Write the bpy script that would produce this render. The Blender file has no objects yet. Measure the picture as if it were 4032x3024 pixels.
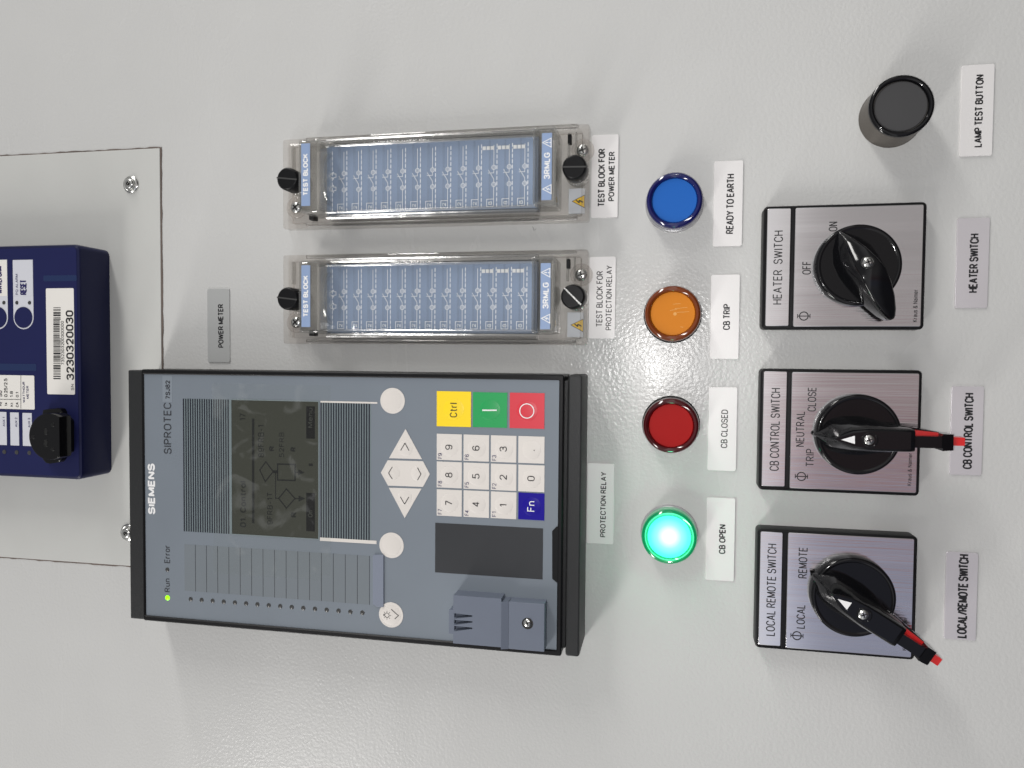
import bpy, bmesh, math, random
from mathutils import Vector
random.seed(7)
PI = math.pi
SC = bpy.context.scene
COL = SC.collection

# ------------------------------------------------------------------ camera, light, exposure
# panel frame: u = right along the panel, v = up the panel, h = out of the panel (millimetres);
# world: X = u, Z = v, -Y = h (metres).  The phone was held on its side, so the panel's "up" is image left.
FPX = 3028.0
CAMD = 426.54
RM = ((0.97993846, -0.00831583, 0.19912675),
      (0.01540185, 0.99930100, -0.03406299),
      (-0.19870430, 0.03644656, 0.97938156))


def w3(u, v, h):
    return Vector((u * .001, -h * .001, v * .001))


def at(px, py, h=0.0):
    """photo pixel (4032 wide) -> (u, v) on the plane h millimetres in front of the panel"""
    q = ((px - 2016) / FPX, (py - 1512) / FPX, 1.0)
    r = [sum(RM[i][k] * q[i] for i in range(3)) for k in range(3)]
    t = (CAMD - h) / r[2]
    return (-r[1] * t, -r[0] * t)


def rect(pts, h):
    """upright rectangle (u0,u1,v0,v1) through four photographed corners"""
    q = [at(x, y, h) for x, y in pts]
    us = sorted(p[0] for p in q)
    vs = sorted(p[1] for p in q)
    return ((us[0] + us[1]) / 2, (us[2] + us[3]) / 2, (vs[0] + vs[1]) / 2, (vs[2] + vs[3]) / 2)


def box4(x0, x1, y0, y1, h):
    return rect([(x0, y0), (x1, y0), (x1, y1), (x0, y1)], h)


cam = bpy.data.cameras.new('camera')
cam.sensor_width = 36
cam.lens = 36 * FPX / 4032
cam.clip_start = .01
cam.clip_end = 50
camo = bpy.data.objects.new('camera', cam)
COL.objects.link(camo)


def plane_vec(a, b, c):
    return Vector((-b, c, -a))


right, down, fwd = (plane_vec(*RM[i]) for i in range(3))
from mathutils import Matrix
M = Matrix.Identity(4)
for i in range(3):
    M[i][0], M[i][1], M[i][2] = right[i], -down[i], -fwd[i]
M.translation = w3(0, 0, CAMD)
camo.matrix_world = M
SC.camera = camo

SC.render.engine = 'CYCLES'
SC.view_settings.view_transform = 'Standard'
SC.view_settings.look = 'None'
SC.view_settings.gamma = 1
SC.view_settings.exposure = 0.15
SC.cycles.use_denoising = True
SC.cycles.max_bounces = 14
SC.cycles.transparent_max_bounces = 24
SC.cycles.transmission_bounces = 10
SC.cycles.sample_clamp_indirect = 6

world = bpy.data.worlds.new('World')
SC.world = world
world.use_nodes = True
wn, wl = world.node_tree.nodes, world.node_tree.links
wn.clear()


def wnode(t, **k):
    n = wn.new(t)
    for a, b in k.items():
        setattr(n, a, b)
    return n


# the dim room in front of the panel: pale walls, brighter ceiling, coloured clothing low in front of the panel
wtc = wnode('ShaderNodeTexCoord')
wsep = wnode('ShaderNodeSeparateXYZ')
wl.new(wtc.outputs['Generated'], wsep.inputs[0])
wx = wnode('ShaderNodeValToRGB')
cr = wx.color_ramp
cr.elements[0].position = .0
cr.elements[0].color = (.55, .55, .56, 1)
cr.elements[1].position = 1
cr.elements[1].color = (.62, .62, .58, 1)
for p, c in ((.26, (1.25, 1.29, 1.45)), (.34, (1.15, 1.24, 1.65)), (.395, (1.2, 1.17, 1.42)), (.43, (1.2, .74, .80)), (.47, (1.3, 1.04, 1.06)), (.53, (1.55, 1.45, 1.44)), (.64, (1.5, 1.45, 1.42))):
    e = cr.elements.new(p)
    e.color = (*c, 1)
wm = wnode('ShaderNodeMapRange')
wm.inputs[1].default_value = -1
wm.inputs[2].default_value = 1
wl.new(wsep.outputs[0], wm.inputs[0])
wl.new(wm.outputs[0], wx.inputs[0])
wz = wnode('ShaderNodeMapRange', interpolation_type='SMOOTHSTEP')
wz.inputs[1].default_value = -.17
wz.inputs[2].default_value = -.075
wl.new(wsep.outputs[2], wz.inputs[0])
wmix = wnode('ShaderNodeMix', data_type='RGBA')
wl.new(wz.outputs[0], wmix.inputs[0])
wl.new(wx.outputs[0], wmix.inputs[6])
wmix.inputs[7].default_value = (1.05, 1.05, 1.05, 1)
wbg = wnode('ShaderNodeBackground')
wbg.inputs[1].default_value = .50
wlow = wnode('ShaderNodeMapRange', interpolation_type='SMOOTHSTEP')
wlow.inputs[1].default_value, wlow.inputs[2].default_value = -.62, -.30
wlow.inputs[3].default_value, wlow.inputs[4].default_value = .16, 1
wl.new(wsep.outputs[2], wlow.inputs[0])
wmul = wnode('ShaderNodeMix', data_type='RGBA', blend_type='MULTIPLY')
wmul.inputs[0].default_value = 1
wl.new(wmix.outputs[2], wmul.inputs[6])
wl.new(wlow.outputs[0], wmul.inputs[7])
wband = wnode('ShaderNodeValToRGB')      # pale band added to the backdrop at panel height to brighten the legend strips
wband.color_ramp.interpolation = 'EASE'
be = wband.color_ramp.elements
be[0].position, be[0].color = .415, (.5, .5, .5, 1)
be[1].position, be[1].color = .447, (1.55, 1.55, 1.55, 1)
for p, c in ((.50, 1.3), (.60, .55)):
    e = be.new(p)
    e.color = (c, c, c, 1)
wzz = wnode('ShaderNodeMapRange')
wzz.inputs[1].default_value, wzz.inputs[2].default_value = -1, 1
wl.new(wsep.outputs[2], wzz.inputs[0])
wl.new(wzz.outputs[0], wband.inputs[0])
wmul2 = wnode('ShaderNodeMix', data_type='RGBA', blend_type='MULTIPLY')
wmul2.inputs[0].default_value = 1
wl.new(wmul.outputs[2], wmul2.inputs[6])
wl.new(wband.outputs[0], wmul2.inputs[7])
wl.new(wmul2.outputs[2], wbg.inputs[0])
wout = wnode('ShaderNodeOutputWorld')
wl.new(wbg.outputs[0], wout.inputs[0])


def area(name, loc, target, sx, sy, power, col):
    l = bpy.data.lights.new(name, 'AREA')
    l.shape = 'RECTANGLE'
    l.size, l.size_y = sx, sy
    l.energy = power
    l.color = col
    o = bpy.data.objects.new(name, l)
    COL.objects.link(o)
    o.location = w3(*loc)
    o.rotation_euler = (w3(*target) - o.location).to_track_quat('-Z', 'Y').to_euler()
    return o


# two ceiling battens of the switch room, up to the left and up to the right of the panel
area('ceiling_light', (-1450, 900, 760), (0, 80, 0), 1.4, .18, 17.0, (1, .975, .945))
area('ceiling_light', (1560, 740, 720), (0, 80, 0), 1.4, .18, 17.5, (1, .98, .95))
# the phone's own torch, a few millimetres beside its lens
fl = bpy.data.lights.new('phone_flash', 'POINT')
fl.energy = 2.1
fl.shadow_soft_size = .004
fl.color = (1, .985, .97)
flo = bpy.data.objects.new('phone_flash', fl)
COL.objects.link(flo)
flo.location = w3(-4, 6, CAMD)


# ------------------------------------------------------------------ materials
def mat(name, col, rough=.5, metal=0.0, spec=.5, bump=None, var=0.0, rvar=0.0, emit=None, estr=0, coat=0, aniso=None):
    m = bpy.data.materials.new(name)
    m.use_nodes = True
    nt = m.node_tree
    b = nt.nodes['Principled BSDF']
    b.inputs['Base Color'].default_value = (*col, 1)
    b.inputs['Roughness'].default_value = rough
    b.inputs['Metallic'].default_value = metal
    b.inputs['Specular IOR Level'].default_value = spec
    b.inputs['Coat Weight'].default_value = coat
    b.inputs['Coat Roughness'].default_value = .05
    tc = nt.nodes.new('ShaderNodeTexCoord')
    if bump or var or rvar or aniso:
        mp = nt.nodes.new('ShaderNodeMapping')
        nt.links.new(tc.outputs['Object'], mp.inputs[0])
        if aniso:
            mp.inputs['Scale'].default_value = aniso
    if bump:
        sc, st, dist = bump
        n = nt.nodes.new('ShaderNodeTexNoise')
        n.inputs['Scale'].default_value = sc
        n.inputs['Detail'].default_value = 2
        n.inputs['Roughness'].default_value = .45
        nt.links.new(mp.outputs[0], n.inputs['Vector'])
        bp = nt.nodes.new('ShaderNodeBump')
        bp.inputs['Strength'].default_value = st
        bp.inputs['Distance'].default_value = dist
        nt.links.new(n.outputs[0], bp.inputs['Height'])
        nt.links.new(bp.outputs[0], b.inputs['Normal'])
    if var or rvar:
        n2 = nt.nodes.new('ShaderNodeTexNoise')
        n2.inputs['Scale'].default_value = 28 if not aniso else 160
        n2.inputs['Detail'].default_value = 5
        nt.links.new(mp.outputs[0], n2.inputs['Vector'])
        if var:
            r = nt.nodes.new('ShaderNodeMapRange')
            r.inputs[1].default_value, r.inputs[2].default_value = .3, .7
            r.inputs[3].default_value, r.inputs[4].default_value = 1 - var, 1 + var
            nt.links.new(n2.outputs[0], r.inputs[0])
            mu = nt.nodes.new('ShaderNodeMix')
            mu.data_type = 'RGBA'
            mu.blend_type = 'MULTIPLY'
            mu.inputs[0].default_value = 1
            mu.inputs[6].default_value = (*col, 1)
            nt.links.new(r.outputs[0], mu.inputs[7])
            nt.links.new(mu.outputs[2], b.inputs['Base Color'])
        if rvar:
            r = nt.nodes.new('ShaderNodeMapRange')
            r.inputs[1].default_value, r.inputs[2].default_value = .3, .7
            r.inputs[3].default_value, r.inputs[4].default_value = max(.02, rough - rvar), rough + rvar
            nt.links.new(n2.outputs[0], r.inputs[0])
            nt.links.new(r.outputs[0], b.inputs['Roughness'])
    if emit:
        b.inputs['Emission Color'].default_value = (*emit, 1)
        b.inputs['Emission Strength'].default_value = estr
    return m


def clear(name, tint, body, bodyfac, rough=.05, ior=1.47, patchy=False):
    """clear plastic moulding: tinted see-through body with a little milky scatter and a glossy skin"""
    m = bpy.data.materials.new(name)
    m.use_nodes = True
    nt = m.node_tree
    nt.nodes.clear()
    N = nt.nodes.new
    L = nt.links.new
    out = N('ShaderNodeOutputMaterial')
    tr = N('ShaderNodeBsdfTransparent')
    tr.inputs[0].default_value = (*tint, 1)
    df = N('ShaderNodeBsdfDiffuse')
    df.inputs[0].default_value = (*body, 1)
    mx = N('ShaderNodeMixShader')
    mx.inputs[0].default_value = bodyfac
    L(tr.outputs[0], mx.inputs[1])
    L(df.outputs[0], mx.inputs[2])
    if patchy:      # pale patches painted for the glints on a loose foil's creases
        t2 = N('ShaderNodeTexCoord')
        n2 = N('ShaderNodeTexNoise')
        n2.inputs['Scale'].default_value = 52
        n2.inputs['Detail'].default_value = 3
        n2.inputs['Distortion'].default_value = 1.2
        L(t2.outputs['Object'], n2.inputs['Vector'])
        r2 = N('ShaderNodeMapRange')
        r2.inputs[1].default_value, r2.inputs[2].default_value = .56, .66
        r2.inputs[3].default_value, r2.inputs[4].default_value = bodyfac, bodyfac + .06
        L(n2.outputs[0], r2.inputs[0])
        L(r2.outputs[0], mx.inputs[0])
    gl = N('ShaderNodeBsdfGlossy')
    gl.inputs['Roughness'].default_value = rough
    tc = N('ShaderNodeTexCoord')
    no = N('ShaderNodeTexNoise')
    no.inputs['Scale'].default_value = 60
    L(tc.outputs['Object'], no.inputs['Vector'])
    bp = N('ShaderNodeBump')
    bp.inputs['Strength'].default_value = .25
    bp.inputs['Distance'].default_value = .0012
    L(no.outputs[0], bp.inputs['Height'])
    L(bp.outputs[0], gl.inputs['Normal'])
    fr = N('ShaderNodeFresnel')
    fr.inputs[0].default_value = ior
    L(bp.outputs[0], fr.inputs['Normal'])
    mx2 = N('ShaderNodeMixShader')
    ge = N('ShaderNodeNewGeometry')
    iv = N('ShaderNodeMath')
    iv.operation = 'SUBTRACT'
    iv.inputs[0].default_value = 1
    L(ge.outputs['Backfacing'], iv.inputs[1])
    mu = N('ShaderNodeMath')
    mu.operation = 'MULTIPLY'
    L(fr.outputs[0], mu.inputs[0])
    L(iv.outputs[0], mu.inputs[1])
    L(mu.outputs[0], mx2.inputs[0])
    L(mx.outputs[0], mx2.inputs[1])
    L(gl.outputs[0], mx2.inputs[2])
    L(mx2.outputs[0], out.inputs[0])
    return m


def srgb(r, g, b):
    f = lambda c: (c / 255 / 12.92) if c <= 10 else ((c / 255 + .055) / 1.055) ** 2.4
    return (f(r), f(g), f(b))


PANEL = mat('light_grey_powder_coat', (.56, .562, .553), .23, 0, .34, bump=(540, 1.0, .00017), var=.012)
pnt = PANEL.node_tree
ptc, pno, prm = pnt.nodes.new('ShaderNodeTexCoord'), pnt.nodes.new('ShaderNodeTexNoise'), pnt.nodes.new('ShaderNodeMapRange')
pmp = pnt.nodes.new('ShaderNodeMapping')
pmp.inputs['Scale'].default_value = (1, 2.6, 1)
pmp.inputs['Rotation'].default_value = (0, 0, .6)
pno.inputs['Scale'].default_value, pno.inputs['Detail'].default_value, pno.inputs['Distortion'].default_value = 9, 6, .8
prm.inputs[1].default_value, prm.inputs[2].default_value = .42, .68
prm.inputs[3].default_value, prm.inputs[4].default_value = .21, .32
pnt.links.new(ptc.outputs['Object'], pmp.inputs[0])
pnt.links.new(pmp.outputs[0], pno.inputs['Vector'])
pnt.links.new(pno.outputs[0], prm.inputs[0])
pnt.links.new(prm.outputs[0], pnt.nodes['Principled BSDF'].inputs['Roughness'])
PLATE = mat('light_grey_plate_paint', (.55, .555, .535), .45, 0, .4, bump=(500, .25, .0002), var=.02)
GAP = mat('brown_sealant', (.13, .10, .085), .5, 0, .5, bump=(900, .8, .0005), var=.3)
STEEL = mat('zinc_steel', (.62, .62, .60), .22, 1.0, bump=(900, .3, .0002))
STEELD = mat('dark_recess', (.03, .03, .03), .4, .6)  # dark colour stands in for the shade inside screw recesses and holes
INK = mat('black_ink', (.008, .008, .010), .5)
INKG = mat('dark_grey_ink', (.02, .022, .028), .5)
INKB = mat('navy_ink', (.012, .010, .09), .5)
WHITE = mat('white_print', (.80, .80, .80), .5)
TAG = mat('silver_white_label_laminate', (.66, .635, .66), .42, .5, .5, bump=(1500, .08, .0001), rvar=.05)
TAGLIT = mat('flash_lit_label_laminate', (.76, .745, .74), .45, .12, .4, bump=(1500, .08, .0001), rvar=.05)  # same silver laminate with the flash's brightness put into its colour
TAGDIM = mat('unflashed_label_laminate', (.50, .51, .505), .4, .35, .5, bump=(1500, .08, .0001))  # same silver laminate, coloured darker where the flash is not reflected
BLK = mat('black_plastic', (.006, .006, .007), .38, 0, .22, bump=(1800, .25, .0001))
BLKT = mat('black_textured_plastic', (.018, .019, .020), .45, 0, .35, bump=(2200, .6, .0002))
GLOSSBLK = mat('gloss_black_plastic', (.004, .004, .005), .10, 0, .35, bump=(150, .05, .0005))
RFACE = mat('blue_grey_foil', srgb(116, 124, 133), .48, 0, .35, bump=(2500, .12, .0001), var=.03)
RSLOT = mat('grey_insert_strip', srgb(112, 119, 125), .5, 0, .3, var=.03)
RCOVER = mat('grey_moulded_plastic', srgb(101, 108, 122), .42, 0, .4, bump=(2000, .2, .0001), var=.04)
RTAB = mat('pale_grey_tab', srgb(120, 127, 142), .45, 0, .4, bump=(900, .3, .0002))
NAVYSTR = mat('navy_black_stripe', (.010, .012, .022), .35)
GREYSTR = mat('grey_stripe', srgb(112, 124, 128), .45)
KEYW = mat('warm_white_key', (.66, .625, .59), .42, 0, .4, var=.015)
KEYY = mat('yellow_key', (.92, .66, .012), .42)
KEYG = mat('green_key', (.012, .32, .085), .42)
KEYR = mat('red_key', (.62, .035, .055), .42)
KEYB = mat('blue_key', (.010, .004, .25), .4, 0, .2)
DARKP = mat('dark_grey_blank', (.026, .028, .032), .45, 0, .4, bump=(2500, .3, .0001), var=.06)
LCD = mat('dark_olive_screen', (.034, .036, .026), .5, 0, .2)
LCDINK = mat('screen_segment', (.007, .008, .007), .5, 0, .15)
LCDBLK = mat('screen_black', (.004, .004, .004), .5, 0, .1)
LEDOFF = mat('unlit_led', (.045, .045, .045), .3)
LEDRUN = mat('lit_green_led', (.2, .8, .0), .3, emit=(.32, 1.0, .0), estr=1.1)
PMBLUE = mat('navy_meter_plastic', (.006, .0085, .046), .36, 0, .25, bump=(1500, .1, .0001))
PMFACE = mat('navy_meter_face', (.012, .015, .072), .5, 0, .18, var=.03)
PMSLOT = mat('blue_slot', (.008, .022, .085), .3)
PAPER = mat('white_sticker', (.76, .74, .70), .5, 0, .3)
PAPERG = mat('pale_grey_print', (.60, .61, .66), .5, 0, .3)
CBLUE = mat('block_blue_card', srgb(134, 151, 178), .45, 0, .3, var=.04)
CBLUE2 = mat('block_blue_tag', srgb(138, 158, 192), .4, 0, .4, var=.03)
CPRINT = mat('pale_print', (.95, .96, .97), .5)
YEL = mat('warning_yellow', (.70, .44, .02), .4)
SILV = mat('grey_sticker', (.50, .52, .55), .4)
CLEAR = clear('clear_plastic', (.985, .987, .985), (.70, .69, .66), .015)
REFRLINE = clear('refraction_dark_line', (.62, .62, .61), (.35, .35, .34), .04, .05, 1.4)  # dark tint stands in for refraction lines in clear plastic
CLEARB = clear('smoky_clear_base', (.965, .955, .945), (.66, .63, .61), .09, .09)
CLEARE = clear('clear_plastic_edge', (.90, .90, .89), (.62, .62, .60), .08, .03, 2.1)
RAIL = clear('clear_plastic_rail', (.93, .93, .925), (.66, .66, .65), .07, .16, 2.3)
FILM = clear('protective_film', (.97, .975, .97), (.62, .64, .64), .02, .25, 1.22, patchy=True)
GLASS = mat('clear_acrylic', (.97, .97, .965), .03, 0, .5)
GLASS.node_tree.nodes['Principled BSDF'].inputs['Transmission Weight'].default_value = 1
GLASS.node_tree.nodes['Principled BSDF'].inputs['IOR'].default_value = 1.47
ALU = mat('brushed_aluminium', (.68, .67, .68), .13, 1.0, bump=(1300, .5, .00012), rvar=.02, var=.05, aniso=(1, .02, 1))
REDP = mat('red_plastic', (.55, .008, .008), .3)
COLLAR = mat('grey_metal_collar', (.17, .155, .14), .25, .8, bump=(200, .1, .0006))


# ------------------------------------------------------------------ mesh building (millimetres, panel axes)
# single-stroke lettering: every glyph is a few pen strokes on a unit cap height, (x, y[, corner radius])
def _o(w, h=1.0, r=.33):
    return [((0, 0, r), (w, 0, r), (w, h, r), (0, h, r), 'c')]


GL = {
    'A': (.70, [((0, 0), (.35, 1), (.70, 0)), ((.12, .32), (.58, .32))]),
    'B': (.60, [((0, 1), (.55, 1, .22), (.55, .53, .22), (0, .53)), ((0, .53), (.60, .53, .25), (.60, 0, .25), (0, 0)), ((0, 0), (0, 1))]),
    'C': (.64, [((.64, .74), (.64, 1, .32), (0, 1, .34), (0, 0, .34), (.64, 0, .32), (.64, .26))]),
    'D': (.64, [((0, 1), (.64, 1, .36), (.64, 0, .36), (0, 0)), ((0, 0), (0, 1))]),
    'E': (.54, [((.54, 1), (0, 1), (0, 0), (.54, 0)), ((0, .53), (.48, .53))]),
    'F': (.50, [((.5, 1), (0, 1), (0, 0)), ((0, .52), (.43, .52))]),
    'G': (.66, [((.64, .76), (.64, 1, .32), (0, 1, .34), (0, 0, .34), (.65, 0, .3), (.65, .3)), ((.38, .47), (.65, .47), (.65, .2))]),
    'H': (.62, [((0, 0), (0, 1)), ((.62, 0), (.62, 1)), ((0, .52), (.62, .52))]),
    'I': (.02, [((.01, 0), (.01, 1))]),
    'J': (.46, [((.46, 1), (.46, 0, .23), (0, 0, .23), (0, .28))]),
    'K': (.62, [((0, 0), (0, 1)), ((.58, 1), (0, .38)), ((.2, .6), (.62, 0))]),
    'L': (.50, [((0, 1), (0, 0), (.5, 0))]),
    'M': (.76, [((0, 0), (0, 1), (.38, .06), (.76, 1), (.76, 0))]),
    'N': (.62, [((0, 0), (0, 1), (.62, 0), (.62, 1))]),
    'O': (.70, _o(.70, 1, .35)),
    'P': (.58, [((0, 0), (0, 1)), ((0, 1), (.58, 1, .26), (.58, .46, .26), (0, .46))]),
    'R': (.62, [((0, 0), (0, 1)), ((0, 1), (.58, 1, .26), (.58, .48, .26), (0, .48)), ((.3, .48), (.62, 0))]),
    'S': (.60, [((.57, .76), (.57, 1, .27), (.02, 1, .25), (.02, .53, .22), (.60, .50, .22), (.60, 0, .26), (0, 0, .27), (0, .25))]),
    'T': (.62, [((0, 1), (.62, 1)), ((.31, 1), (.31, 0))]),
    'U': (.62, [((0, 1), (0, 0, .32), (.62, 0, .32), (.62, 1))]),
    'V': (.68, [((0, 1), (.34, 0), (.68, 1))]),
    'W': (.94, [((0, 1), (.22, 0), (.47, .96), (.72, 0), (.94, 1))]),
    'X': (.64, [((0, 0), (.64, 1)), ((0, 1), (.64, 0))]),
    'Y': (.66, [((0, 1), (.33, .45), (.66, 1)), ((.33, .45), (.33, 0))]),
    'Q': (.70, _o(.70, 1, .35) + [((.42, .25), (.72, -.05))]),
    '0': (.56, _o(.56, 1, .28)),
    '1': (.30, [((0, .78), (.26, 1), (.26, 0))]),
    '2': (.56, [((.02, .72), (.02, 1, .25), (.55, 1, .26), (.55, .55, .2), (0, 0), (.57, 0))]),
    '3': (.58, [((.02, .78), (.02, 1, .25), (.55, 1, .25), (.55, .53, .22), (.2, .53)), ((.2, .53), (.58, .53, .25), (.58, 0, .26), (0, 0, .25), (0, .24))]),
    '4': (.60, [((.45, 0), (.45, 1), (0, .27), (.6, .27))]),
    '5': (.58, [((.53, 1), (.08, 1), (.04, .52), (.1, .62, .06), (.58, .62, .28), (.58, 0, .28), (0, 0, .26), (0, .22))]),
    '6': (.58, [((.53, .78), (.53, 1, .24), (0, 1, .3), (0, 0, .28), (.58, 0, .28), (.58, .6, .28), (0, .6, .28), (0, .3))]),
    '7': (.56, [((0, 1), (.56, 1), (.18, 0))]),
    '8': (.58, [((.05, .53, .22), (.53, .53, .22), (.53, 1, .22), (.05, 1, .22), 'c'), ((0, 0, .26), (.58, 0, .26), (.58, .53, .24), (0, .53, .24), 'c')]),
    '9': (.58, [((.05, .22), (.05, 0, .24), (.58, 0, .3), (.58, 1, .28), (0, 1, .28), (0, .4, .28), (.58, .4, .28), (.58, .7))]),
    '.': (.05, [((.02, 0), (.02, .06))]),
    ':': (.05, [((.02, .0), (.02, .08)), ((.02, .55), (.02, .63))]),
    '/': (.40, [((0, -.02), (.40, 1.02))]),
    '-': (.32, [((0, .42), (.32, .42))]),
    '&': (.68, [((.68, 0), (.14, .72, .06), (.14, 1, .14), (.46, 1, .14), (.46, .68, .1), (0, .42, .1), (0, 0, .22), (.5, 0, .2), (.66, .42))]),
    'a': (.48, [((.03, .6), (.03, .72, .14), (.48, .72, .2), (.48, 0)), ((.48, .43), (0, .43, .2), (0, 0, .2), (.48, 0, .2), (.48, .2))]),
    'e': (.52, [((0, .37), (.52, .37), (.52, .72, .26), (0, .72, .26), (0, 0, .26), (.5, 0, .2), (.5, .13))]),
    'i': (.02, [((.01, 0), (.01, .72)), ((.01, .9), (.01, 1))]),
    'l': (.02, [((.01, 0), (.01, 1))]),
    'm': (.76, [((0, 0), (0, .72)), ((0, .5), (0, .72, .18), (.38, .72, .18), (.38, 0)), ((.38, .5), (.38, .72, .18), (.76, .72, .18), (.76, 0))]),
    'n': (.46, [((0, 0), (0, .72)), ((0, .42), (0, .72, .23), (.46, .72, .23), (.46, 0))]),
    'o': (.52, _o(.52, .72, .26)),
    'r': (.30, [((0, 0), (0, .72)), ((0, .42), (0, .72, .24), (.30, .72))]),
    's': (.46, [((.44, .56), (.44, .72, .17), (.02, .72, .17), (.02, .38, .15), (.46, .35, .15), (.46, 0, .17), (0, 0, .17), (0, .17))]),
    't': (.34, [((.13, .95), (.13, 0, .14), (.34, 0)), ((0, .72), (.33, .72))]),
    'u': (.46, [((0, .72), (0, 0, .23), (.46, 0, .23), (.46, .72)), ((.46, .0), (.46, .3))]),
    'z': (.44, [((0, .72), (.44, .72), (0, 0), (.44, 0))]),
}


def fillet(pts, closed, n=4):
    out = []
    N = len(pts)
    for i, p in enumerate(pts):
        r = p[2] if len(p) > 2 else 0
        if not r or (not closed and i in (0, N - 1)):
            out.append((p[0], p[1]))
            continue
        a, c = pts[i - 1], pts[(i + 1) % N]
        la, lc = math.hypot(a[0] - p[0], a[1] - p[1]), math.hypot(c[0] - p[0], c[1] - p[1])
        ta, tc_ = min(r, la * .5 if (len(a) > 2 or closed) else la), min(r, lc * .5 if (len(c) > 2 or closed) else lc)
        A = (p[0] + (a[0] - p[0]) * ta / la, p[1] + (a[1] - p[1]) * ta / la)
        C = (p[0] + (c[0] - p[0]) * tc_ / lc, p[1] + (c[1] - p[1]) * tc_ / lc)
        k = .24
        for j in range(n + 1):
            t = j / n
            # conic close to a circular corner
            w0, w1, w2 = (1 - t) ** 2, 2 * t * (1 - t) * .7, t * t
            s = w0 + w1 + w2
            out.append(((A[0] * w0 + p[0] * w1 + C[0] * w2) / s, (A[1] * w0 + p[1] * w1 + C[1] * w2) / s))
    res = [out[0]]
    for q in out[1:]:
        if math.hypot(q[0] - res[-1][0], q[1] - res[-1][1]) > 1e-5:
            res.append(q)
    if closed and math.hypot(res[0][0] - res[-1][0], res[0][1] - res[-1][1]) < 1e-5:
        res.pop()
    return res


def pen_strokes(s, space):
    x, out = 0.0, []
    for ch in s:
        if ch == ' ':
            x += .36 * space
            continue
        w, st = GL[ch]
        for q in st:
            closed = q[-1] == 'c'
            pts = q[:-1] if closed else q
            out.append(([(x + a, b) for a, b in fillet(pts, closed)], closed))
        x += w + .27 * space
    return out, x - .27 * space


def rr(x0, x1, y0, y1, r, n=4):
    r = max(.001, min(r, (x1 - x0) / 2 - .001, (y1 - y0) / 2 - .001))
    out = []
    for cx, cy, a0 in ((x1 - r, y0 + r, -90), (x1 - r, y1 - r, 0), (x0 + r, y1 - r, 90), (x0 + r, y0 + r, 180)):
        for i in range(n + 1):
            a = math.radians(a0 + 90 * i / n)
            out.append((cx + r * math.cos(a), cy + r * math.sin(a)))
    return out


def circ(cx, cy, r, n=32):
    return [(cx + r * math.cos(2 * PI * i / n), cy + r * math.sin(2 * PI * i / n)) for i in range(n)]


def inset(poly, d):
    n = len(poly)
    area2 = sum(poly[i][0] * poly[(i + 1) % n][1] - poly[(i + 1) % n][0] * poly[i][1] for i in range(n))
    s = 1 if area2 > 0 else -1
    out = []
    for i in range(n):
        p, q, r = poly[i - 1], poly[i], poly[(i + 1) % n]
        e1, e2 = (q[0] - p[0], q[1] - p[1]), (r[0] - q[0], r[1] - q[1])
        l1, l2 = math.hypot(*e1) or 1, math.hypot(*e2) or 1
        n1, n2 = (-e1[1] / l1 * s, e1[0] / l1 * s), (-e2[1] / l2 * s, e2[0] / l2 * s)
        b = (n1[0] + n2[0], n1[1] + n2[1])
        k = 1 + n1[0] * n2[0] + n1[1] * n2[1]
        k = max(k, .4)
        out.append((q[0] + b[0] / k * d, q[1] + b[1] / k * d))
    return out


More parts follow.
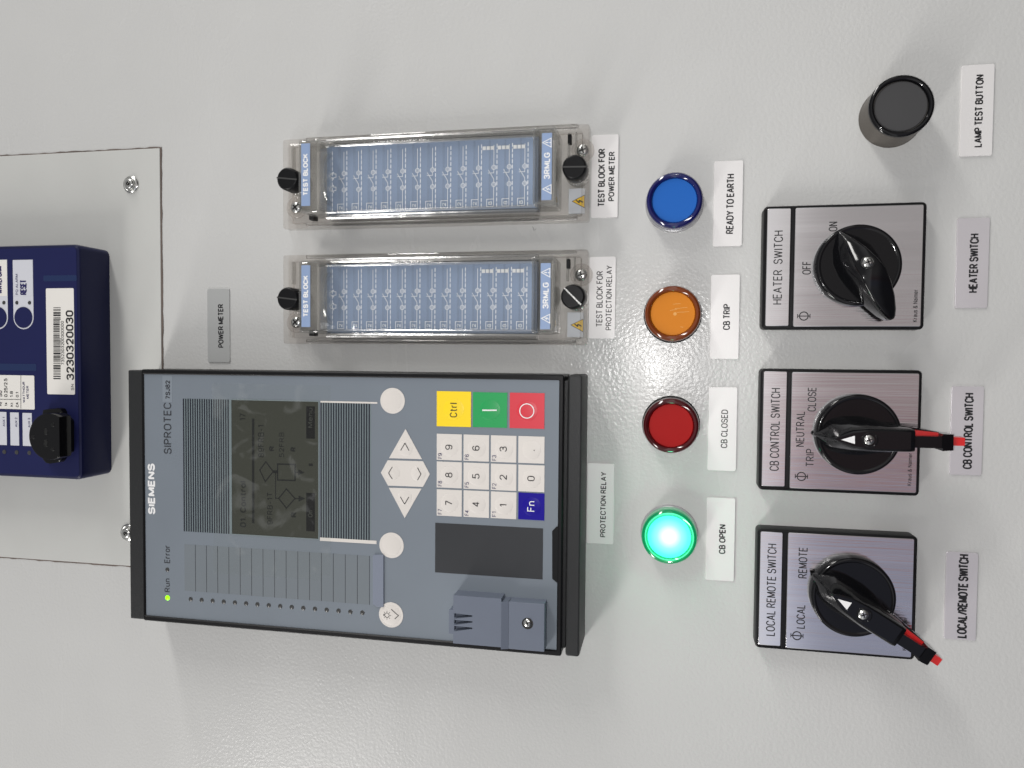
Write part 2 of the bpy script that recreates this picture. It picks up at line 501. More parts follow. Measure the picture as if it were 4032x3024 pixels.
class MB:
    def __init__(self):
        self.v, self.f, self.m, self.mats = [], [], [], []

    def mi(self, m):
        if m not in self.mats:
            self.mats.append(m)
        return self.mats.index(m)

    def add(self, vs, fs, m):
        o = len(self.v)
        self.v += [tuple(p) for p in vs]
        self.f += [tuple(i + o for i in f) for f in fs]
        self.m += [self.mi(m)] * len(fs)
        return self

    def rings(self, rings, m, cap0=True, cap1=True, topm=None):
        n = len(rings[0])
        vs = [p for r in rings for p in r]
        fs = []
        for k in range(len(rings) - 1):
            for i in range(n):
                j = (i + 1) % n
                fs.append((k * n + i, k * n + j, (k + 1) * n + j, (k + 1) * n + i))
        if cap0:
            fs.append(tuple(reversed(range(n))))
        if cap1 and not topm:
            fs.append(tuple(range((len(rings) - 1) * n, len(rings) * n)))
        self.add(vs, fs, m)
        if topm:
            self.add(rings[-1], [tuple(range(n))], topm)
        return self

    def prism(self, poly, z0, z1, m, bev=0.0, topm=None, n=2):
        R = [[(x, y, z0) for x, y in poly]]
        if bev:
            for i in range(n + 1):
                a = PI / 2 * i / n
                R.append([(x, y, z1 - bev + bev * math.sin(a)) for x, y in (inset(poly, bev * (1 - math.cos(a))) if i else poly)])
        else:
            R.append([(x, y, z1) for x, y in poly])
        return self.rings(R, m, topm=topm)

    def slab(self, r4, z0, z1, m, r=.5, bev=.2, topm=None, n=4):
        return self.prism(rr(r4[0], r4[1], r4[2], r4[3], r, n), z0, z1, m, bev, topm)

    def flat(self, poly, z, m):
        if callable(z):
            return self.add([(x, y, z(x, y)) for x, y in poly], [tuple(range(len(poly)))], m)
        return self.add([(x, y, z) for x, y in poly], [tuple(range(len(poly)))], m)

    def frame(self, out4, in4, z0, z1, m, ro=1, ri=1, bev=.3):
        o, i = rr(*out4, ro), rr(*in4, ri)
        ob, ib = inset(o, bev), inset(i, -bev)
        R = [[(x, y, z0) for x, y in i], [(x, y, z0) for x, y in o], [(x, y, z1 - bev) for x, y in o], [(x, y, z1) for x, y in ob],
             [(x, y, z1) for x, y in ib], [(x, y, z1 - bev) for x, y in i], [(x, y, z0) for x, y in i]]
        return self.rings(R, m, False, False)

    def lathe(self, prof, cx, cy, m, n=48):
        R = [[(cx + max(r, .002) * math.cos(2 * PI * i / n), cy + max(r, .002) * math.sin(2 * PI * i / n), z) for i in range(n)] for r, z in prof]
        return self.rings(R, m)

    def stroke(self, pts, w, z, m, closed=False):
        return self.ribbon([tuple(p_) for p_ in pts], w, z, m, closed)

    def ring(self, cx, cy, r, w, z, m, n=28):
        zf = z if callable(z) else (lambda x, y: z)
        a, b = circ(cx, cy, r - w / 2, n), circ(cx, cy, r + w / 2, n)
        self.add([(x, y, zf(x, y)) for x, y in a + b], [(i, (i + 1) % n, n + (i + 1) % n, n + i) for i in range(n)], m)
        return self

    def ribbon(self, pts, w, z, m, closed=False):
        """flat pen stroke with mitred joints"""
        zf = z if callable(z) else (lambda x, y: z)
        if not closed:
            for i in range(1, len(pts) - 1):
                a, p_, c = pts[i - 1], pts[i], pts[i + 1]
                d1, d2 = (p_[0] - a[0], p_[1] - a[1]), (c[0] - p_[0], c[1] - p_[1])
                if d1[0] * d2[0] + d1[1] * d2[1] < -.25 * math.hypot(*d1) * math.hypot(*d2):
                    self.ribbon(pts[:i + 1], w, z, m)
                    return self.ribbon(pts[i:], w, (lambda x, y: zf(x, y) + .006), m)
        P = [pts[0]]
        for q in list(pts[1:]) + ([pts[0]] if closed else []):
            L = math.hypot(q[0] - P[-1][0], q[1] - P[-1][1])
            k = max(1, int(L / .6)) if callable(z) else 1
            p0 = P[-1]
            P += [(p0[0] + (q[0] - p0[0]) * i / k, p0[1] + (q[1] - p0[1]) * i / k) for i in range(1, k + 1)]
        if closed:
            P.pop()
        n = len(P)
        vs = []
        for i in range(n):
            a = P[i - 1] if (i or closed) else None
            c = P[(i + 1) % n] if (i < n - 1 or closed) else None
            e = []
            for p_, q_ in ((a, P[i]), (P[i], c)):
                if p_ and q_:
                    l = math.hypot(q_[0] - p_[0], q_[1] - p_[1]) or 1
                    e.append(((p_[1] - q_[1]) / l, (q_[0] - p_[0]) / l))
            nx, ny = sum(t[0] for t in e) / len(e), sum(t[1] for t in e) / len(e)
            l2 = max(nx * nx + ny * ny, .2)
            nx, ny = nx / l2 * w / 2, ny / l2 * w / 2
            vs += [(P[i][0] + nx, P[i][1] + ny), (P[i][0] - nx, P[i][1] - ny)]
        fs = [(2 * i, 2 * i + 1, (2 * i + 3) % (2 * n), (2 * i + 2) % (2 * n)) for i in range(n if closed else n - 1)]
        return self.add([(x, y, zf(x, y)) for x, y in vs], fs, m)

    def text(self, s, u0, u1, v0, v1, z, m, bold=0.0, space=1.0):
        zf = z if callable(z) else (lambda x, y: z)
        st, W = pen_strokes(s, space)
        H = v1 - v0
        wt = H * (.24 if bold >= .03 else .20 if bold >= .018 else .185 if bold >= .009 else .17 if bold >= .004 else .135 if bold >= 0 else .118)
        sx = (u1 - u0 - wt) / max(W, .02)
        sy = H - wt
        for k, (pts, cl) in enumerate(st):
            q = [(u0 + wt / 2 + x * sx, v0 + wt / 2 + y * sy) for x, y in pts]
            e = .004 * (k % 4)
            self.ribbon(q, wt, (lambda x, y, e=e: zf(x, y) + e) if callable(z) else z + e, m, cl)
        return self

    def tpx(self, s, x0, x1, ys, ye, h, m, bold=0.0, space=1.0, zf=None):
        """text that starts at pixel row ys and ends at row ye, cap tops at column x0, baseline at x1"""
        a, b = at((x0 + x1) / 2, ys, h), at((x0 + x1) / 2, ye, h)
        c, d_ = at(x1, (ys + ye) / 2, h), at(x0, (ys + ye) / 2, h)
        return self.text(s, a[0], b[0], c[1], d_[1], zf or h, m, bold, space)

    def build(self, name, parent, label=None):
        me = bpy.data.meshes.new(name)
        o_ = parent_origin(parent)
        me.from_pydata([((x - o_[0]) * .001, (y - o_[1]) * .001, z * .001) for x, y, z in self.v], [], self.f)
        for m in self.mats:
            me.materials.append(m)
        me.polygons.foreach_set('material_index', self.m)
        me.polygons.foreach_set('use_smooth', [True] * len(self.f))
        bm = bmesh.new()
        bm.from_mesh(me)
        bmesh.ops.recalc_face_normals(bm, faces=bm.faces)
        bm.to_mesh(me)
        bm.free()
        me.set_sharp_from_angle(angle=math.radians(38))
        for pl in me.polygons:
            if abs(pl.normal.z) > .9995:
                pl.use_smooth = False
        o = bpy.data.objects.new(name, me)
        COL.objects.link(o)
        o.parent = parent
        o['ou'], o['ov'] = o_[0], o_[1]
        if label:
            o['label'] = label
        return o


def parent_origin(p):
    return (p['ou'], p['ov']) if p is not None else (0, 0)


def thing(name, label, cat, u, v, group=None):
    o = bpy.data.objects.new(name, None)
    COL.objects.link(o)
    o.location = w3(u, v, 0)
    o.rotation_euler = (PI / 2, 0, 0)
    o.empty_display_size = .01
    o['ou'], o['ov'] = u, v
    o['label'], o['category'] = label, cat
    if group:
        o['group'] = group
    return o


def mesh_thing(mb, name, label, cat, u, v, group=None, kind=None):
    """a thing that is one mesh, with its origin on the panel at (u, v)"""
    holder = {'ou': u, 'ov': v}
    me = bpy.data.objects.new('tmp', None)
    me['ou'], me['ov'] = u, v
    o = mb.build(name, me)
    o.parent = None
    bpy.data.objects.remove(me)
    o.location = w3(u, v, 0)
    o.rotation_euler = (PI / 2, 0, 0)
    if kind:
        o['kind'] = kind
    else:
        o['label'], o['category'] = label, cat
    if group:
        o['group'] = group
    return o


def copy_tree(o, parent=None):
    c = o.copy()
    COL.objects.link(c)
    if parent:
        c.parent = parent
    for ch in list(o.children):
        copy_tree(ch, c)
    return c


def phillips(mb, cx, cy, z, r, m=None, hgt=None, rot=.5):
    m = m or STEEL
    hgt = hgt or r * .45
    mb.lathe([(r, z), (r, z + hgt * .35), (r * .85, z + hgt * .75), (r * .5, z + hgt * .97), (0, z + hgt)], cx, cy, m, 28)
    for a in (rot, rot + PI / 2):
        c, s = math.cos(a), math.sin(a)
        L, w = r * .58, r * .13
        pts = [(cx + x * c - y * s, cy + x * s + y * c) for x, y in ((-L, -w), (L, -w), (L, w), (-L, w))]
        mb.prism(pts, z + hgt * .5, z + hgt * 1.02, STEELD)  # raised dark cross painted for the shaded driver recess
    return mb


# ------------------------------------------------------------------ the panel (setting)
p = MB()
p.add([(-900, -900, 0), (900, -900, 0), (900, 900, 0), (-900, 900, 0)], [(0, 1, 2, 3)], PANEL)
p.add([(-900, -900, -2), (900, -900, -2), (900, 900, -2), (-900, 900, -2)], [(3, 2, 1, 0)], PANEL)
mesh_thing(p, 'panel', None, None, 0, 0, kind='structure')

# ------------------------------------------------------------------ the bolted cover plate round the power meter
U0, U1, V0 = -135.2, 126.2, 309.1
plate = thing('mounting_plate', 'light grey mounting plate with brown sealed edge behind the navy meter', 'plate', -4, 400)
rng = random.Random(3)


def ragged(x0, x1, y0, y1, step, amp):
    pts = []
    n = int((x1 - x0) / step)
    m_ = int((y1 - y0) / step)
    j = lambda: rng.uniform(-amp, amp)
    pts += [(x0 + (x1 - x0) * i / n, y0 + j()) for i in range(n)]
    pts += [(x1 + j(), y0 + (y1 - y0) * i / m_) for i in range(m_)]
    pts += [(x1 - (x1 - x0) * i / n, y1 + j()) for i in range(n)]
    pts += [(x0 + j(), y1 - (y1 - y0) * i / m_) for i in range(m_)]
    return pts


b = MB()
b.slab((U0, U1, V0, 560), .06, .9, PLATE, .6, .25)
b.build('cover_sheet', plate)
b = MB()
b.prism(ragged(U0 - .85, U1 + .8, V0 - .95, 561, 4, .28), .04, .45, GAP, .1)
b.build('sealant_bead', plate)
for (sx, sy) in ((104.6, 329.2), (-113.8, 333.6)):
    b = MB()
    b.lathe([(5.3, .9), (5.3, 1.4), (4.9, 1.9), (4.1, 2.15), (3.7, 1.95), (3.4, 2.0), (3.1, 3.2), (2.6, 3.7), (1.7, 3.9), (1.35, 3.85), (1.3, 2.6), (0, 2.5)], sx, sy, STEEL, 40)
    s = b.build('screw', plate)
    q = MB()
    q.flat(circ(sx, sy, 1.2, 6), 2.7, STEELD)
    q.build('hex_socket', s)

# ------------------------------------------------------------------ power meter
PH = 26.0
pm = thing('power_meter', 'navy blue power meter with serial number sticker and black sensor head', 'meter', -6, 420)
b = MB()
uA, uB, vA = -76.9, 64.5, 345.2
b.prism(rr(uA, uB, vA, 520, 4, 5), .9, PH, PMBLUE, 1.6)
b.build('housing', pm)
b = MB()
fr = rect([(316, 972), (316, 972), (312, 1873), (312, 1873)], PH)
b.slab((uA + 1.8, uB - 1.8, vA + 2.0, 516), PH - 1, PH + .15, PMFACE, 2.5, .15)
b.build('face_plate', pm)
PF = PH + .15
for r4 in (box4(171, 302, 1084, 1107.5, PF), box4(-60, 143, 1432, 1459, PF)):
    b = MB()
    b.slab(r4, PF - .3, PF + .08, PMSLOT, .8, .05)
    b.build('slot', pm)
b = MB()
r4 = box4(183.7, 293, 1135, 1553, PF)
b.slab(r4, PF, PF + .12, PAPER, .8, .04)
z = PF + .2
r = random.Random(5)
y = 1493
while y > 1210:
    w_ = r.choice((2.4, 2.4, 4.5, 6.5))
    q = box4(211, 239.5 if (y > 1330 or y < 1260) else 236, y - w_, y, PF)
    b.flat([(q[0], q[2]), (q[1], q[2]), (q[1], q[3]), (q[0], q[3])], z, INK)
    y -= w_ + r.choice((2.6, 2.6, 4.5))
b.tpx('7352303200300000', 241, 253, 1437, 1264, PF, INK, .0, zf=z)
b.tpx('3230320030', 261, 291, 1497, 1222, PF, INK, .012, zf=z)
b.tpx('SN:', 280.5, 292, 1537, 1508, PF, INK, .0, zf=z)
b.build('serial_sticker', pm)
for k, (cx, words) in enumerate(((93, (('PQ ALARM', 62, 72, 1161, 1079), ('RESET', 80, 106, 1161.5, 1101))), (-8, (('WAVEFORM', -14, 9, 1157, 1048),)))):
    b = MB()
    c = at(cx, 1250, PF)
    rad = abs(at(cx, 1250, PF)[1] - at(cx + 39.5, 1250, PF)[1])
    top = at(cx, 1023, PF)[0]
    out = [(c[0] + rad * math.cos(a), c[1] + rad * math.sin(a)) for a in [PI / 2 + PI * i / 20 for i in range(21)]]
    out = out + [(top, c[1] - rad), (top, c[1] + rad)]
    b.prism(out, PF, PF + .1, PAPERG, .03)
    b.flat(rr(at(cx, 1166, PF)[0], top - .2, c[1] - rad + .2, c[1] + rad - .2, .5), PF + .14, PAPER if k else PAPERG)
    for w_ in words:
        b.tpx(w_[0], w_[1], w_[2], w_[3], w_[4], PF, INKB, .012 if w_[0] != 'PQ ALARM' else 0, zf=PF + .2)
    kb = b.build('function_key', pm)
    b = MB()
    b.lathe([(rad - .75, PF + .1), (rad - .75, PF + .3), (rad - 1.3, PF + .45), (0, PF + .5)], c[0], c[1], PMFACE, 36)
    b.build('button', kb)
    for lx in (cx - 26, cx + 24):
        b = MB()
        l = at(lx, 1192, PF)
        b.lathe([(1.15, PF + .1), (1.1, PF + .3), (0, PF + .5)], l[0], l[1], LEDOFF, 20)
        b.build('led', kb)
b = MB()
r4 = box4(-90, 136, 1477, 1610, PF)
b.slab(r4, PF, PF + .12, PAPER, .8, .04)
z = PF + .2
b.stroke([at(83, 1477, PF), at(83, 1609, PF)], .3, z, INK)
b.stroke([at(83, 1573, PF), at(-90, 1571, PF)], .3, z, INK)
for s, x0, x1, ys, ye in (('WATTHOUR', 90, 99, 1585, 1503), ('METER', 105, 114, 1570, 1519), ('CA', 63, 74, 1603, 1584), ('0.1', 63, 74, 1564, 1544),
                          ('Kt', 42, 52, 1601, 1585), ('1.8', 40, 52, 1564, 1540), ('TA', 20, 30, 1599, 1585), ('0.25/2.5', 17, 30, 1563, 1490), ('Hz', -3, 8, 1598, 1582), ('50', -5, 9, 1562, 1538)):
    b.tpx(s, x0, x1, ys, ye, PF, INKB if s[0] in 'WM' else INK, .005, zf=z)
b.build('rating_label', pm)
for x0, x1, ly, s, yy in ((-8, 26.5, 1779, 'AUX 1', 0), (41, 75, 1781, 'AUX 2', 2), (89.5, 126, 1783, 'AUX 3', 4)):
    b = MB()
    b.slab(box4(x0, x1, 1622 + yy, 1752 + yy, PF), PF, PF + .1, PAPERG, .2, .03)
    b.tpx(s, x1 - 15, x1 - 6, 1679 + yy, 1642 + yy, PF, INKB, .0, zf=PF + .2)
    ax = b.build('output_label', pm)
    b = MB()
    l = at((x0 + x1) / 2 + 8, ly, PF)
    b.lathe([(1.35, PF), (1.3, PF + .2), (0, PF + .4)], l[0], l[1], LEDOFF, 20)
    b.build('led', pm)
# black optical head clipped on the face
b = MB()
out = [at(x, y, PF) for x, y in ((189, 1612), (214, 1608), (233, 1607), (244, 1605), (256, 1608), (264, 1620), (266, 1632), (290, 1652), (292, 1660), (292, 1776), (288, 1780), (266, 1792), (262, 1806), (252, 1817), (214, 1823), (200, 1820), (188, 1806), (184, 1790), (184, 1640))]
b.prism(out, PF, PF + 4, GLOSSBLK, .6)
head = b.build('optical_head', pm)
b = MB()
DH = PF + 13
c = at(192, 1719.5, DH)
rad = abs(at(113, 1719, DH)[1] - c[1])
flat_v = at(233.5, 1719, DH)[1]
ac = math.acos(max(-1, (c[1] - flat_v) / rad))
out = [(c[0] + rad * math.sin(a), c[1] - rad * math.cos(a)) for a in [ac + (2 * PI - 2 * ac) * i / 40 for i in range(41)]]
b.prism(out, PF + 4, DH, GLOSSBLK, .5)
cap = b.build('sensor_cap', head)
for hx, hy, hr in ((180, 1699, 2.0), (180, 1745, 2.0), (208, 1673, 1.0), (208, 1768, 1.0), (131, 1720, 1.0)):
    l = at(hx, hy, DH)
    b = MB()
    if hr > 1.5:
        b.frame((l[0] - 2.1, l[0] + 2.1, l[1] - 1.5, l[1] + 1.5), (l[0] - 1.6, l[0] + 1.6, l[1] - 1, l[1] + 1), DH - .2, DH + .15, BLK, 1.5, 1, .08)
        b.flat(rr(l[0] - 1.6, l[0] + 1.6, l[1] - 1, l[1] + 1, 1), DH + .03, STEELD)
    else:
        phillips(b, l[0], l[1], DH - .05, 1.3, BLK, .35)
    b.build('socket_hole' if hr > 1.5 else 'screw', cap) if False else b.build('socket_hole' if hr > 1.5 else 'cap_screw', head)

# ------------------------------------------------------------------ protection relay
F = 30.0
rl = thing('protection_relay', 'large grey protection relay with keypad and dark film covered screen', 'relay', -83.5, 177)
b = MB()
b.slab((-154.5, -12.5, 51, 300), 0, F - 3, BLKT, 1, .4)
b.build('housing', rl)
b = MB()
r4 = rect([(503, 1460), (548, 1461), (548, 2441), (507, 2440)], 28)
capu0, capu1, capv1 = -158.2, -10.2, 311.6
b.slab((capu0, capu1, 302.2, capv1), 0, 28, BLKT, .8, .7)
b.build('end_cap', rl)
b = MB()
b.slab((capu0, capu1 + .6, 43.6, 51.0), 0, 28, BLKT, 1.4, .9)
b.build('end_cap', rl)
fo = rect([(556, 1452), (2218, 1478), (2214, 2579), (569, 2445)], F)
fi = rect([(568, 1474), (2200, 1496), (2194, 2557), (575, 2424)], F)
b = MB()
b.frame(fo, fi, 6, F + .9, BLK, 1.2, .4, .6)
b.build('bezel', rl)
b = MB()
b.slab((fi[0] - .3, fi[1] + .3, fi[2] - .3, fi[3] + .3), F - 2, F, RFACE, .3, .0)
z = F + .08
b.tpx('SIEMENS', 582.5, 611, 2025, 1825, F, WHITE, .035, 1.05, zf=z)
b.tpx('SIPROTEC', 645, 675, 1787, 1586, F, INKG, -.006, 1.1, zf=z + .06)
b.tpx('Run', 648, 669, 2331, 2278, F, INKG, .0, 1.1, zf=z)
b.tpx('Error', 647, 669.5, 2217, 2147, F, INKG, .0, 1.1, zf=z)
b.build('front_foil', rl)
b = MB()
b.slab(box4(640, 678, 1478, 1583, F), F, F + .06, mat('type_label_foil', srgb(126, 134, 143), .4), .2, .02)
b.tpx('7SJ82', 652, 670, 1572, 1498, F, INKG, .012, 1.1, zf=F + .12)
b.build('type_label', rl)
# striped panels either side of the screen
for q, n, pitch in ((box4(722, 911, 1571.5, 2097, F), 20.5, 9.27), (box4(1262, 1461, 1587, 2124.5, F), 20, 10.1)):
    b = MB()
    b.slab(q, F - .5, F + .05, GREYSTR, .1, .02)
    k = 0
    step = (q[3] - q[2]) / n
    vv = q[3]
    while vv - step * .55 > q[2] - .01:
        b.flat([(q[0], vv - step * .55), (q[1], vv - step * .55), (q[1], vv), (q[0], vv)], F + .1, NAVYSTR)
        vv -= step
    b.build('stripe_panel', rl)
# LCD
L = F - .0
q = rect([(913, 1575), (1254, 1582), (1253, 2120), (913, 2103)], F)
b = MB()
b.frame((q[0] - .5, q[1] + .5, q[2] - .6, q[3] + .3), q, F - .5, F + .25, GREYSTR, .4, .2, .1)
b.build('screen_frame', rl)
b = MB()
b.flat([(q[0], q[2]), (q[1], q[2]), (q[1], q[3]), (q[0], q[3])], F + .04, LCD)
z = F + .1
T_ = lambda s, x0, x1, ys, ye, bo=.0: b.tpx(s, x0, x1, ys, ye, F, LCDINK, bo, 1.15, zf=z)
T_('01. Control', 945, 969, 2076, 1894, .02)
T_('17', 944, 968, 1656, 1628)
b.stroke([at(997, 2060, F), at(997, 1648, F)], 1.5, z, LCDINK)
T_('89FRB-1', 1016, 1040, 1801, 1673)
T_('R', 1060, 1080, 1776, 1756, .03)
T_('52FRB', 1099, 1119, 1801, 1702)
T_('R', 1144, 1165, 1778, 1760, .03)
T_('9FRB-1T', 1052, 1074, 2065, 1939)
T_('R', 1146, 1168, 2037, 2016, .03)
S_ = lambda pts, w_=.7, cl=False: b.stroke([at(x, y, F) for x, y in pts], w_, z, LCDINK, cl)
S_([(1093, 1827), (1162, 1829), (1162, 1892), (1093, 1890)], .8, True)
S_([(1047, 1818), (1076, 1857), (1045, 1896), (1023, 1851)], .7, True)
S_([(1128, 1925), (1162, 1963), (1128, 2001), (1098, 1962)], .7, True)
S_([(1076, 1857), (1093, 1858)], 1.6)
S_([(1085, 1858), (1085, 1962), (1098, 1962)], .5)
S_([(1162, 1860), (1175, 1860)], .6)
S_([(1162, 1963), (1178, 1963)], .6)
for ax, ay in ((1174, 1860), (1176, 1963)):
    b.flat([at(ax, ay - 12, F), at(ax + 26, ay, F), at(ax, ay + 12, F)], z, LCDINK)
S_([(1216, 1830), (1232, 1830)], 1.4)
for y0, y1, s, ys, ye in ((1600, 1727, 'Menu', 1684, 1606), (1941, 2092, 'On', 2036, 2010)):
    r4 = box4(1206, 1240, y0, y1, F)
    b.flat([(r4[0], r4[2]), (r4[1], r4[2]), (r4[1], r4[3]), (r4[0], r4[3])], z, LCDBLK)
    b.tpx(s, 1213, 1231, ys, ye, F, mat('screen_reverse_text', (.03, .033, .026), .4), .0, zf=z + .06)
b.build('screen', rl)
for y0, x0, x1, y1 in ((1582, 1262, 1486, 1586), (2123, 1260, 1483, 2135)):
    b = MB()
    m_ = (y0 + y1) / 2
    b.slab(box4(x0, x1, m_ - 3.3, m_ + 3.3, F), F, F + .16, KEYW, .1, .03)
    b.build('white_line', rl)


def key(parent, poly, m, marks, name, dome=None, label=None):
    """a foil key: thin raised pad with shallow domes; marks(mb, zf) prints on it"""
    b = MB()
    KZ = F + .22
    b.prism(poly, F - .1, KZ, m, .08)
    domes = dome or []
    DHT = .42

    def zf(x, y):
        z_ = KZ
        for cx, cy, r in domes:
            d2 = ((x - cx) ** 2 + (y - cy) ** 2) / (r * r)
            if d2 < 1:
                z_ = max(z_, KZ + DHT * (1 - d2) ** .8)
        return z_ + .1
    for cx, cy, r in domes:
        b.lathe([(r, KZ - .01)] + [(r * t, KZ + DHT * (1 - t * t) ** .8) for t in (.97, .9, .8, .65, .5, .35, .18, 0)], cx, cy, m, 32)
    if marks:
        marks(b, zf)
    return b.build(name, parent, label)


for cx, cy in ((1546, 1578), (1542, 2147)):
    c = at(cx, cy, F)
    key(rl, circ(*c, 7.05, 48), KEYW, None, 'softkey', [(c[0], c[1], 5.5)])
c = at(1540, 2421, F)


def lampmark(b, zf):
    P_ = lambda x, y: at(1000 + x / 2.6757, 1980 + y / 2.6757, F)
    o = P_(1405, 1180)
    b.ring(o[0], o[1], 1.28, .3, zf, INK)
    for k in range(8):
        a = PI / 4 * k + .0
        if k == 2:
            continue
        b.stroke([(o[0] + 1.75 * math.cos(a), o[1] + 1.75 * math.sin(a)), (o[0] + 2.45 * math.cos(a), o[1] + 2.45 * math.sin(a))], .25, zf, INK)
    b.stroke([(o[0] - .45, o[1] + 1.4), (o[0] - .45, o[1] + 2.0), (o[0] + .45, o[1] + 2.0), (o[0] + .45, o[1] + 1.4)], .25, zf, INK)
    b.stroke([P_(1450, 1117), P_(1525, 1185), P_(1487, 1220)], .38, zf, INK)


key(rl, circ(*c, 7.0, 48), KEYW, lampmark, 'acknowledge_key', [(c[0], c[1], 5.6)])
for poly, ch, cen in (
        (((1597, 1689), (1532, 1804), (1662, 1808)), (((1579, 1773), (1596, 1744), (1612, 1774)),), ((1597, 1765),)),
        (((1527, 1812), (1500, 1861), (1528, 1912), (1666, 1917), (1693, 1867), (1666, 1816)), (((1546, 1838), (1531.5, 1862), (1546, 1886)), ((1645, 1841), (1659, 1866), (1645, 1890))), ((1546, 1861), (1648, 1865))),
        (((1531, 1920), (1594, 2040), (1660, 1924)), (((1578, 1955), (1594, 1985), (1611, 1956)),), ((1595, 1958),))):
    P2 = [at(x, y, F) for x, y in poly]

    def mk(b, zf, ch=ch):
        for c_ in ch:
            b.stroke([at(x, y, F) for x, y in c_], .42, zf, INK)
    key(rl, P2, KEYW, mk, 'arrow_key', [(*at(x, y, F), 4.2) for x, y in cen])
cols = [(1720, 1818.6), (1825.5, 1926), (1933, 2033.5), (2041, 2144)]
grid = [['9', '8', '7'], ['6', '5', '4'], ['3', '2', '1'], ['.', '0', 'Fn']]
fk = [['F9', 'F8', 'F7'], ['F6', 'F5', 'F4'], ['F3', 'F2', 'F1'], [None] * 3]
yrow = [((1709, 1812), (1718, 1824)), ((1818.5, 1921), (1831, 1936)), ((1928, 2032), (1941, 2047))]
for i, (x0, x1) in enumerate(cols):
    for j in range(3):
        t = i / 3
        y0 = yrow[j][0][0] * (1 - t) + yrow[j][1][0] * t
        y1 = yrow[j][0][1] * (1 - t) + yrow[j][1][1] * t
        q = box4(x0, x1, y0, y1, F)
        cx, cy = (q[0] + q[1]) / 2, (q[2] + q[3]) / 2
        s = grid[i][j]

        def mk(b, zf, s=s, q=q, cx=cx, cy=cy, f_=fk[i][j], x0=x0, y1=y1):
            if s == '.':
                b.flat(circ(cx - .2, cy - 1.6, .28, 12), zf, INK)
            elif s == 'Fn':
                b.text(s, cx - 2.6, cx + 2.9, cy - 1.9, cy + 2.1, zf, WHITE, -.004)
            else:
                w_ = .8 if s == '1' else 1.35
                b.text(s, cx - w_, cx + w_, cy - 1.9, cy + 2.1, zf, INK, -.004)
            if f_:
                b.text(f_, q[0] + .75, q[0] + 3.6, q[3] - 3.0, q[3] - .7, zf, INKB, -.008)
        key(rl, [(q[0], q[2]), (q[1], q[2]), (q[1], q[3]), (q[0], q[3])], KEYB if s == 'Fn' else KEYW, mk, 'keypad_key', [(cx - (0 if s != '.' else 0), cy - .2, 5.0)],
            'dark blue keypad key' if s == 'Fn' else None)
for (x0, x1, y0, y1), m_, s in (((1720, 1855, 1541, 1680), KEYY, 'Ctrl'), ((1862, 1997, 1545, 1683), KEYG, '|'), ((2007, 2144, 1547, 1687), KEYR, 'O')):
    q = box4(x0, x1, y0, y1, F)
    cx, cy = (q[0] + q[1]) / 2, (q[2] + q[3]) / 2

    def mk(b, zf, s=s, cx=cx, cy=cy):
        if s == 'Ctrl':
            b.tpx(s, 1772, 1801, 1643, 1586, F, INK, -.004, 1.15, zf=zf)
        elif s == '|':
            b.stroke([at(1900, 1615, F), at(1957, 1615, F)], .75, zf, WHITE)
        else:
            c_ = at(2075, 1618, F)
            b.ring(c_[0], c_[1], 3.75, .5, zf, WHITE, 40)
    key(rl, [(q[0], q[2]), (q[1], q[2]), (q[1], q[3]), (q[0], q[3])], m_, mk, 'control_key', [(cx, cy, 5.6)], {'Ctrl': 'yellow key', '|': 'green key', 'O': 'red key'}[s])
b = MB()
q = rect([(1714, 2059), (2138, 2080), (2137, 2281), (1713, 2254)], F)
b.slab(q, F - .2, F + .12, DARKP, .1, .04)
b.build('blank_field', rl)
b = MB()
out = [at(x, y, F) for x, y in ((2203, 2070), (2192, 2073), (2174.5, 2090), (2174.5, 2278), (2192, 2293), (2203, 2296))]
b.prism(out, F - .2, F + .5, BLK, .15)
b.build('latch_recess', rl)
# indicator column with its paper insert
q = rect([(726, 2144), (1455, 2187), (1455, 2379), (727, 2327)], F)
b = MB()
b.slab(q, F - .3, F + .06, RSLOT, .1, .02)
for k in range(1, 16):
    vv = q[3] - (q[3] - q[2]) * k / 16
    b.flat([(q[0], vv - .14), (q[1], vv - .14), (q[1], vv + .14), (q[0], vv + .14)], F + .12, INKG)
b.stroke([(q[0], q[2]), (q[1], q[2])], .25, F + .12, INKG)
b.build('label_insert', rl)
a0, a1 = at(751, 2360, F), at(1427, 2412, F)
for k in range(16):
    t = k / 15
    b = MB()
    x, y = (a0[0] + a1[0]) / 2, a0[1] + (a1[1] - a0[1]) * t
    b.lathe([(1.32, F), (1.3, F + .1), (.9, F + .3), (0, F + .4)], x, y, LEDOFF, 20)
    b.build('led', rl)
for px_, py_, m_, r_ in ((660, 2354, LEDRUN, 1.5), (659, 2243, LEDOFF, 1.25)):
    b = MB()
    l = at(px_, py_, F)
    b.lathe([(r_, F), (r_, F + .1), (r_ * .7, F + .35), (0, F + .45)], l[0], l[1], m_, 24)
    b.build('status_led', rl, 'lit green status led' if m_ is LEDRUN else None)
b = MB()
out = [at(x, y, F + .8) for x, y in ((1468, 2190), (1474, 2184), (1510, 2186), (1510, 2391), (1484, 2389), (1468, 2379))]
b.prism(out, F, F + .9, RTAB, .2)
b.build('insert_tab', rl)
